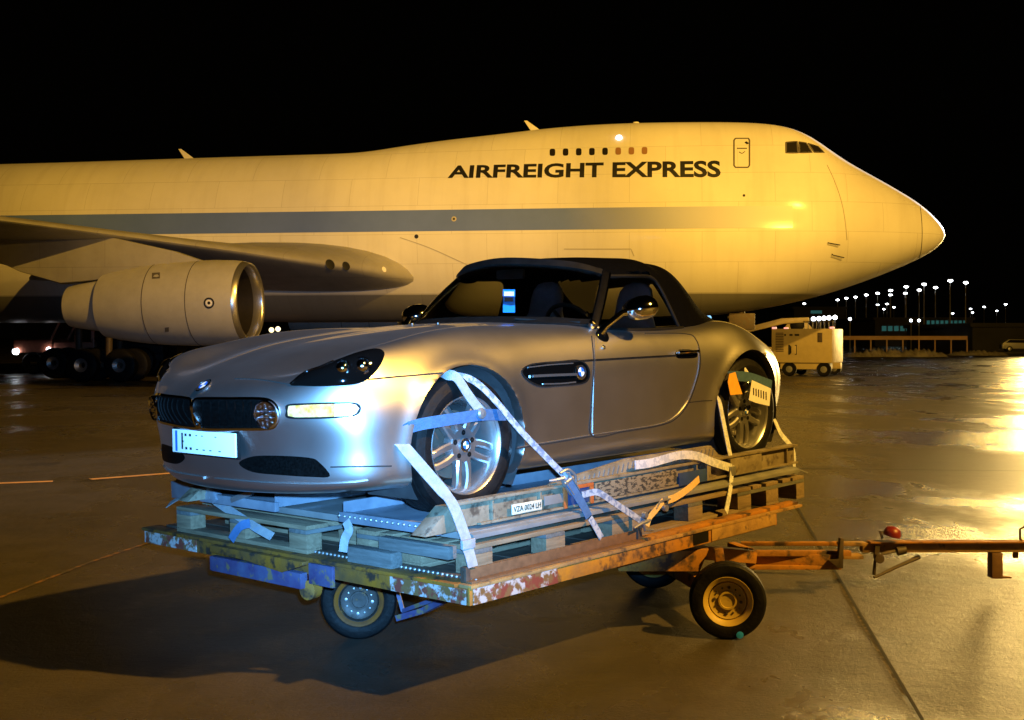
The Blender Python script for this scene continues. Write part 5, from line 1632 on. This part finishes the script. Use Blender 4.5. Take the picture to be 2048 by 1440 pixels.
# belt loader behind the power unit
BL = local_frame(1500, 738, -14)
bl = thing('belt_loader', 'pale yellow belt loader with raised conveyor standing behind the power unit under the nose', 'belt loader', BL)
MB().b2((.2, .0, .5), (3.3, 1.6, 1.15)).build('chassis', M_GPU, bl, bevel=.06)
MB().prism([(-1.8, 1.75), (1.6, 2.65), (3.0, 2.70), (3.0, 2.45), (1.7, 2.36), (-1.8, 1.50)], (0, .1, 0), (1, 0, 0), (0, 0, 1), (0, 1, 0), 1.1).build('conveyor', M_GPU, bl, bevel=.03)
MB().prism([(1.5, 1.15), (3.2, 1.15), (3.3, 2.0), (2.9, 2.44), (1.9, 2.40), (1.6, 1.9)], (0, .2, 0), (1, 0, 0), (0, 0, 1), (0, 1, 0), .9).build('cab', M_GPU, bl, bevel=.05)
MB().lathe([(.32, -.05), (.36, .0), (.25, .06), (.001, .07)], (2.4, .18, 2.3), (0, -1, 0), 24).build('drive_drum', M_DARK, bl)
for x in (.7, 2.7):
    for y in (.0, 1.6):
        MB().lathe([(.14, -.12), (.36, -.13), (.40, -.06), (.40, .06), (.36, .13), (.14, .12)], (x, y, .402), (0, 1, 0), 28).build('wheel', M_RUBBER, bl, smooth=40)

# ------------------------------------------------------------------ service truck at the far left
TK = local_frame(176, 748, 180)
M_TRK = mat('truck_dark_red', (.55, .17, .09), (.42, .12, .06), 3, .4, .5)
tk = thing('service_truck', 'dark service truck with lit headlights and rust red bonnet under the wing', 'truck', TK)
# local x points to the left of the picture (the truck's front), y away from it
MB().b2((-3.4, -2.2, .55), (2.6, .0, .95)).build('chassis', M_DARK, tk, bevel=.05)
MB().b2((1.6, -2.2, .95), (3.4, .0, 1.55)).build('bonnet', M_TRK, tk, bevel=.10, seg=3)
MB().b2((-3.4, -2.25, .95), (-.4, .05, 1.7)).build('load_bed', M_DARK, tk, bevel=.04)
cb = MB()
for y in (-2.15, -.05):
    cb.tube([(1.7, y, 1.55), (1.25, y, 2.45)], .05, 8); cb.tube([(1.25, y, 2.45), (-.2, y, 2.5)], .05, 8)
    cb.tube([(.6, y, 1.2), (.55, y, 2.45)], .045, 8); cb.tube([(-.25, y, 1.0), (-.2, y, 2.5)], .05, 8)
cb.tube([(1.25, -2.15, 2.45), (1.25, -.05, 2.45)], .05, 8)
cb.build('cab_frame', M_TRK, tk)
MB().b2((-.25, -2.15, .95), (1.6, -.05, 1.45)).build('cab', M_TRK, tk, bevel=.06)
MB().b2((-.3, -2.2, 2.46), (1.3, -.0, 2.54)).build('cab_roof', M_DARK, tk, bevel=.03)
M_HEAD = emit_mat('headlamp_light', (.85, .92, 1.0), 9.0)
for x, y in ((3.22, .02), (3.42, -.30)):
    MB().lathe([(.15, -.02), (.13, .05), (.001, .08)], (x, y, 1.02), (.6, 1, 0), 18).build('headlight', M_HEAD, tk)
MB().lathe([(.12, 0), (.10, .05), (.001, .07)], (1.75, .06, 1.10), (0, 1, 0), 16).build('side_lamp', M_HEAD, tk)
for x in (2.5, -2.2):
    for y in (-2.1, -.1):
        MB().lathe([(.2, -.14), (.44, -.15), (.50, -.08), (.50, .08), (.44, .15), (.2, .14)], (x, y, .502), (0, 1, 0), 28).build('wheel', M_RUBBER, tk, smooth=40)

# ------------------------------------------------------------------ far lights, terminal, snow
M_LAMPW = emit_mat('lamp_white', (.88, .93, 1.0), 14.0)
M_POLE = mat('galvanised_pole', (.30, .29, .27), (.22, .21, .20), 2, .5, .6, metal=.3)
def make_mast():
    m = thing('lamp_mast', None, 'lamp mast')
    MB().tube([(0, 0, 0), (0, 0, 11.6)], [.16, .09], 8).build('pole', M_POLE, m)
    MB().b2((-.42, -.25, 11.83), (.42, .3, 11.93)).build('lamp_housing', M_POLE, m, bevel=.05)
    hd = MB()
    rr = []
    for t, r_ in ((0, .3), (.25, .8), (.5, 1.0), (.75, .8), (1, .3)):
        rr.append(hd.ring([(r_ * .48 * math.cos(a), -.1 + r_ * .3 * math.sin(a), 11.40 + t * .42) for a in np.linspace(0, 2 * math.pi, 17)[:-1]]))
    hd.skin(rr); hd.f.append(tuple(rr[0])); hd.f.append(tuple(rr[-1]))
    hd.build('lamp_head', M_LAMPW, m, smooth=60)
    return m
K = .32617
LAMPS = [(1595, 128), (1690, 140), (1505, 170), (1435, 150), (1405, 185), (1325, 165), (1320, 205), (1230, 188), (1228, 215), (1150, 205), (1080, 215), (1015, 228), (958, 235), (905, 245), (700, 268), (925, 303), (1150, 275), (1208, 270), (1188, 302), (1250, 290), (1610, 328), (1720, 300), (1732, 322), (1803, 288), (1880, 312), (1935, 272)]
proto = None
ORD = ['first', 'second', 'third', 'fourth', 'fifth', 'sixth', 'seventh', 'eighth', 'ninth', 'tenth', 'eleventh', 'twelfth', 'thirteenth', 'fourteenth', 'fifteenth', 'sixteenth', 'seventeenth', 'eighteenth', 'nineteenth', 'twentieth', 'twenty-first', 'twenty-second', 'twenty-third', 'twenty-fourth', 'twenty-fifth', 'twenty-sixth']
order = sorted(range(len(LAMPS)), key=lambda i: -LAMPS[i][0])
for i, (x, y) in enumerate(LAMPS):
    px, py = 1380 + x * K, 520 + y * K
    d = min(700, (11.6 - CAM_H) * F_PX / (HORIZON - py))
    hgt = CAM_H + (HORIZON - py) * d / F_PX
    if proto is None:
        m = proto = make_mast()
    else:
        m = copy_tree(proto)
    p = at(px, py, d)
    m.location = (p.x, p.y, hgt - 11.6)
    m['label'] = 'white lamp mast, %s from the right among the lights beyond the nose' % ORD[order.index(i)]
    m['group'] = 'lamp masts beyond the aircraft nose'
    k = max(1.0, d / 420)
    for ch in [o for o in bpy.data.objects if o.parent == m]:
        if ch.name.startswith('lamp_'):
            ch.scale = (k, k, 1)
# low floodlights by the fence and under the belly
def spot(px, py, d, r_, label, s=10.0, col=(.9, .94, 1.0), cat='floodlight', grp=None):
    p = at(px, py, d)
    t = thing('floodlight', label, cat, Matrix.Translation((p.x, p.y, 0)), grp)
    MB().tube([(0, 0, 0), (0, 0, p.z)], r_ * .25, 6).build('post', M_POLE, t)
    MB().lathe([(r_ * .3, -r_ * .5), (r_, -r_ * .2), (r_, r_ * .2), (r_ * .3, r_ * .5)], (0, 0, p.z), (0, -1, .2), 14, caps=True).build('lamp_head', emit_mat('far_light', col, s), t)
spot(1700, 638, 150, .19, 'small white floodlight low over the tail of the power unit', 9)
spot(1822, 641, 160, .19, 'small white floodlight in front of the teal lit terminal, left one', 8)
spot(1838, 641, 160, .19, 'small white floodlight in front of the teal lit terminal, right one', 8)
for k, xx in enumerate((1627, 1638, 1648, 1658, 1670)):
    spot(xx, 638 - k * .8, 120, .22, 'white light in the short row above the power unit roof, %s from the left' % ORD[k], 7, grp='row of lights above the power unit')
spot(1417, 636, 90, .22, 'pale blue light between the soft top and the nose gear', 1.6, (.25, .6, 1.0))
for px, py, c_, lab in ((543, 660, (.95, .75, .4), 'amber light under the belly, leftmost'), (556, 658, (1, .8, .5), 'amber light under the belly, second from the left'), (592, 662, (.6, .8, 1.0), 'bluish light under the belly beside the inlet'), (625, 660, (1, .85, .85), 'pinkish light under the belly, rightmost')):
    spot(px, py, 140, .30, lab, 2.5, c_)
# terminal with teal lit windows
M_TERM = mat('terminal_wall', (.04, .04, .04), (.03, .03, .03), .3, .7, .8)
M_TEAL = mat('teal_window', (.02, .05, .05), (.01, .03, .03), .8, .2, .3, emit=(.10, .42, .38), estr=.16)
def building(name, px0, px1, ytop, d, label, teal=(), zb=None):
    a, b_ = at(px0, ytop, d), at(px1, ytop, d)
    t = thing(name, label, 'building', Matrix.Translation((a.x, d, 0)))
    wl = b_.x - a.x
    MB().b2((0, 0, 0), (wl, 25, a.z)).build('wall', M_TERM, t)
    MB().b2((-.4, -.4, a.z), (wl + .4, 25.4, a.z + .5)).build('roof', M_TERM, t)
    for (q0, q1, y0, y1, n_) in teal:
        xa, xb = at(q0, y0, d).x - a.x, at(q1, y0, d).x - a.x
        za, zb_ = at(0, y1, d).z, at(0, y0, d).z
        for k in range(n_):
            w0 = xa + (xb - xa) * k / n_
            MB().b2((w0 + .15, -.06, max(.3, za)), (w0 + (xb - xa) / n_ - .15, -.02, zb_)).build('lit_window', M_TEAL, t)
building('terminal', 1750, 1945, 640, 230, 'long low terminal building with teal lit windows at the right', ((1852, 1934, 641, 664, 9), (1762, 1835, 652, 662, 6)))
building('hangar', 1588, 1690, 618, 260, 'dark hangar with a pale green lit strip behind the power unit', ((1620, 1645, 621, 627, 1),))
building('dark_shed', 1945, 2120, 654, 150, 'dark low shed behind the parked car at the right edge')
# barrier and snow banks
def bank(px0, px1, py, d, h, label, m, n_=60):
    a, b_ = at(px0, py, d), at(px1, py, d)
    t = MB(); rr = []
    for i in range(n_ + 1):
        x = a.x + (b_.x - a.x) * i / n_
        e = math.sin(math.pi * i / n_) ** .3 if 0 < i < n_ else .0
        hh = h * e * (.45 + .75 * random.random())
        rr.append(t.ring([(x, d - 1.2, 0), (x, d - .7, hh * .6), (x, d - .1, hh), (x, d + .6, hh * .7), (x, d + 1.3, 0)]))
    t.skin(rr, close=False)
    o = t.build('snow_bank', m, None, smooth=60)
    return tag(o, label, 'snow bank', 'ploughed snow banks')
M_SNOW = mat('dirty_snow', (.50, .47, .42), (.25, .22, .18), 1.5, .8, .9, bump=.4, bscale=4)
bank(1690, 1890, 690, 104, .75, 'long dirty snow bank below the lit barrier', M_SNOW)
bank(1900, 2010, 690, 112, .45, 'dark low snow bank near the parked car', M_SNOW)
ba = at(1678, 676, 120); bb = at(1935, 676, 120)
bt = MB().b2((ba.x, 120, 1.42), (bb.x, 120.3, 1.80))
for k in range(9):
    xx = ba.x + (bb.x - ba.x) * k / 8
    bt.b2((xx - .06, 120.08, 0), (xx + .06, 120.2, 1.42))
tag(bt.build('crash_barrier', mat('barrier_concrete', (.60, .40, .26), (.45, .28, .18), .5, .7, .8), None), 'long low barrier with a broad pale rail on posts below the lamp masts', 'barrier')

# parked car at the right edge
PC = local_frame(2040, 703.5, 170)
pc_ = thing('parked_car', 'pale parked estate car cut off by the right edge of the picture', 'car', PC)
sil = [(-2.1, .35), (-2.15, .75), (-1.9, .92), (-1.1, 1.0), (-.55, 1.42), (1.4, 1.45), (2.0, 1.05), (2.15, .9), (2.15, .35)]
MB().prism(sil, (0, -.85, 0), (1, 0, 0), (0, 0, 1), (0, 1, 0), 1.7).build('body', mat('pale_paint', (.5, .5, .48), rough=.3, coat=.6), pc_, bevel=.10, seg=3)
for s in (1, -1):
    MB().prism([(-.95, 1.02), (-.5, 1.36), (1.3, 1.38), (1.75, 1.05)], (0, .85 * s, 0), (1, 0, 0), (0, 0, 1), (0, s, 0), .012).build('side_window', M_WIN, pc_)
    for x in (-1.3, 1.3):
        wv = MB().lathe([(.2, -.08), (.29, -.09), (.32, -.05), (.32, .05), (.29, .09), (.2, .08)], (x, .80 * s, .322), (0, 1, 0), 28).build('wheel', M_RUBBER, pc_, smooth=40)
        MB().lathe([(.2, .06), (.08, .08), (.001, .085)], (x, .80 * s, .322), (0, s, 0), 20).build('wheel_hub', M_ZINC, wv)
    MB().b2((-2.17, .5 * s - .15, .68), (-2.10, .5 * s + .15, .82)).build('headlight', M_CLEAR, pc_, bevel=.02)
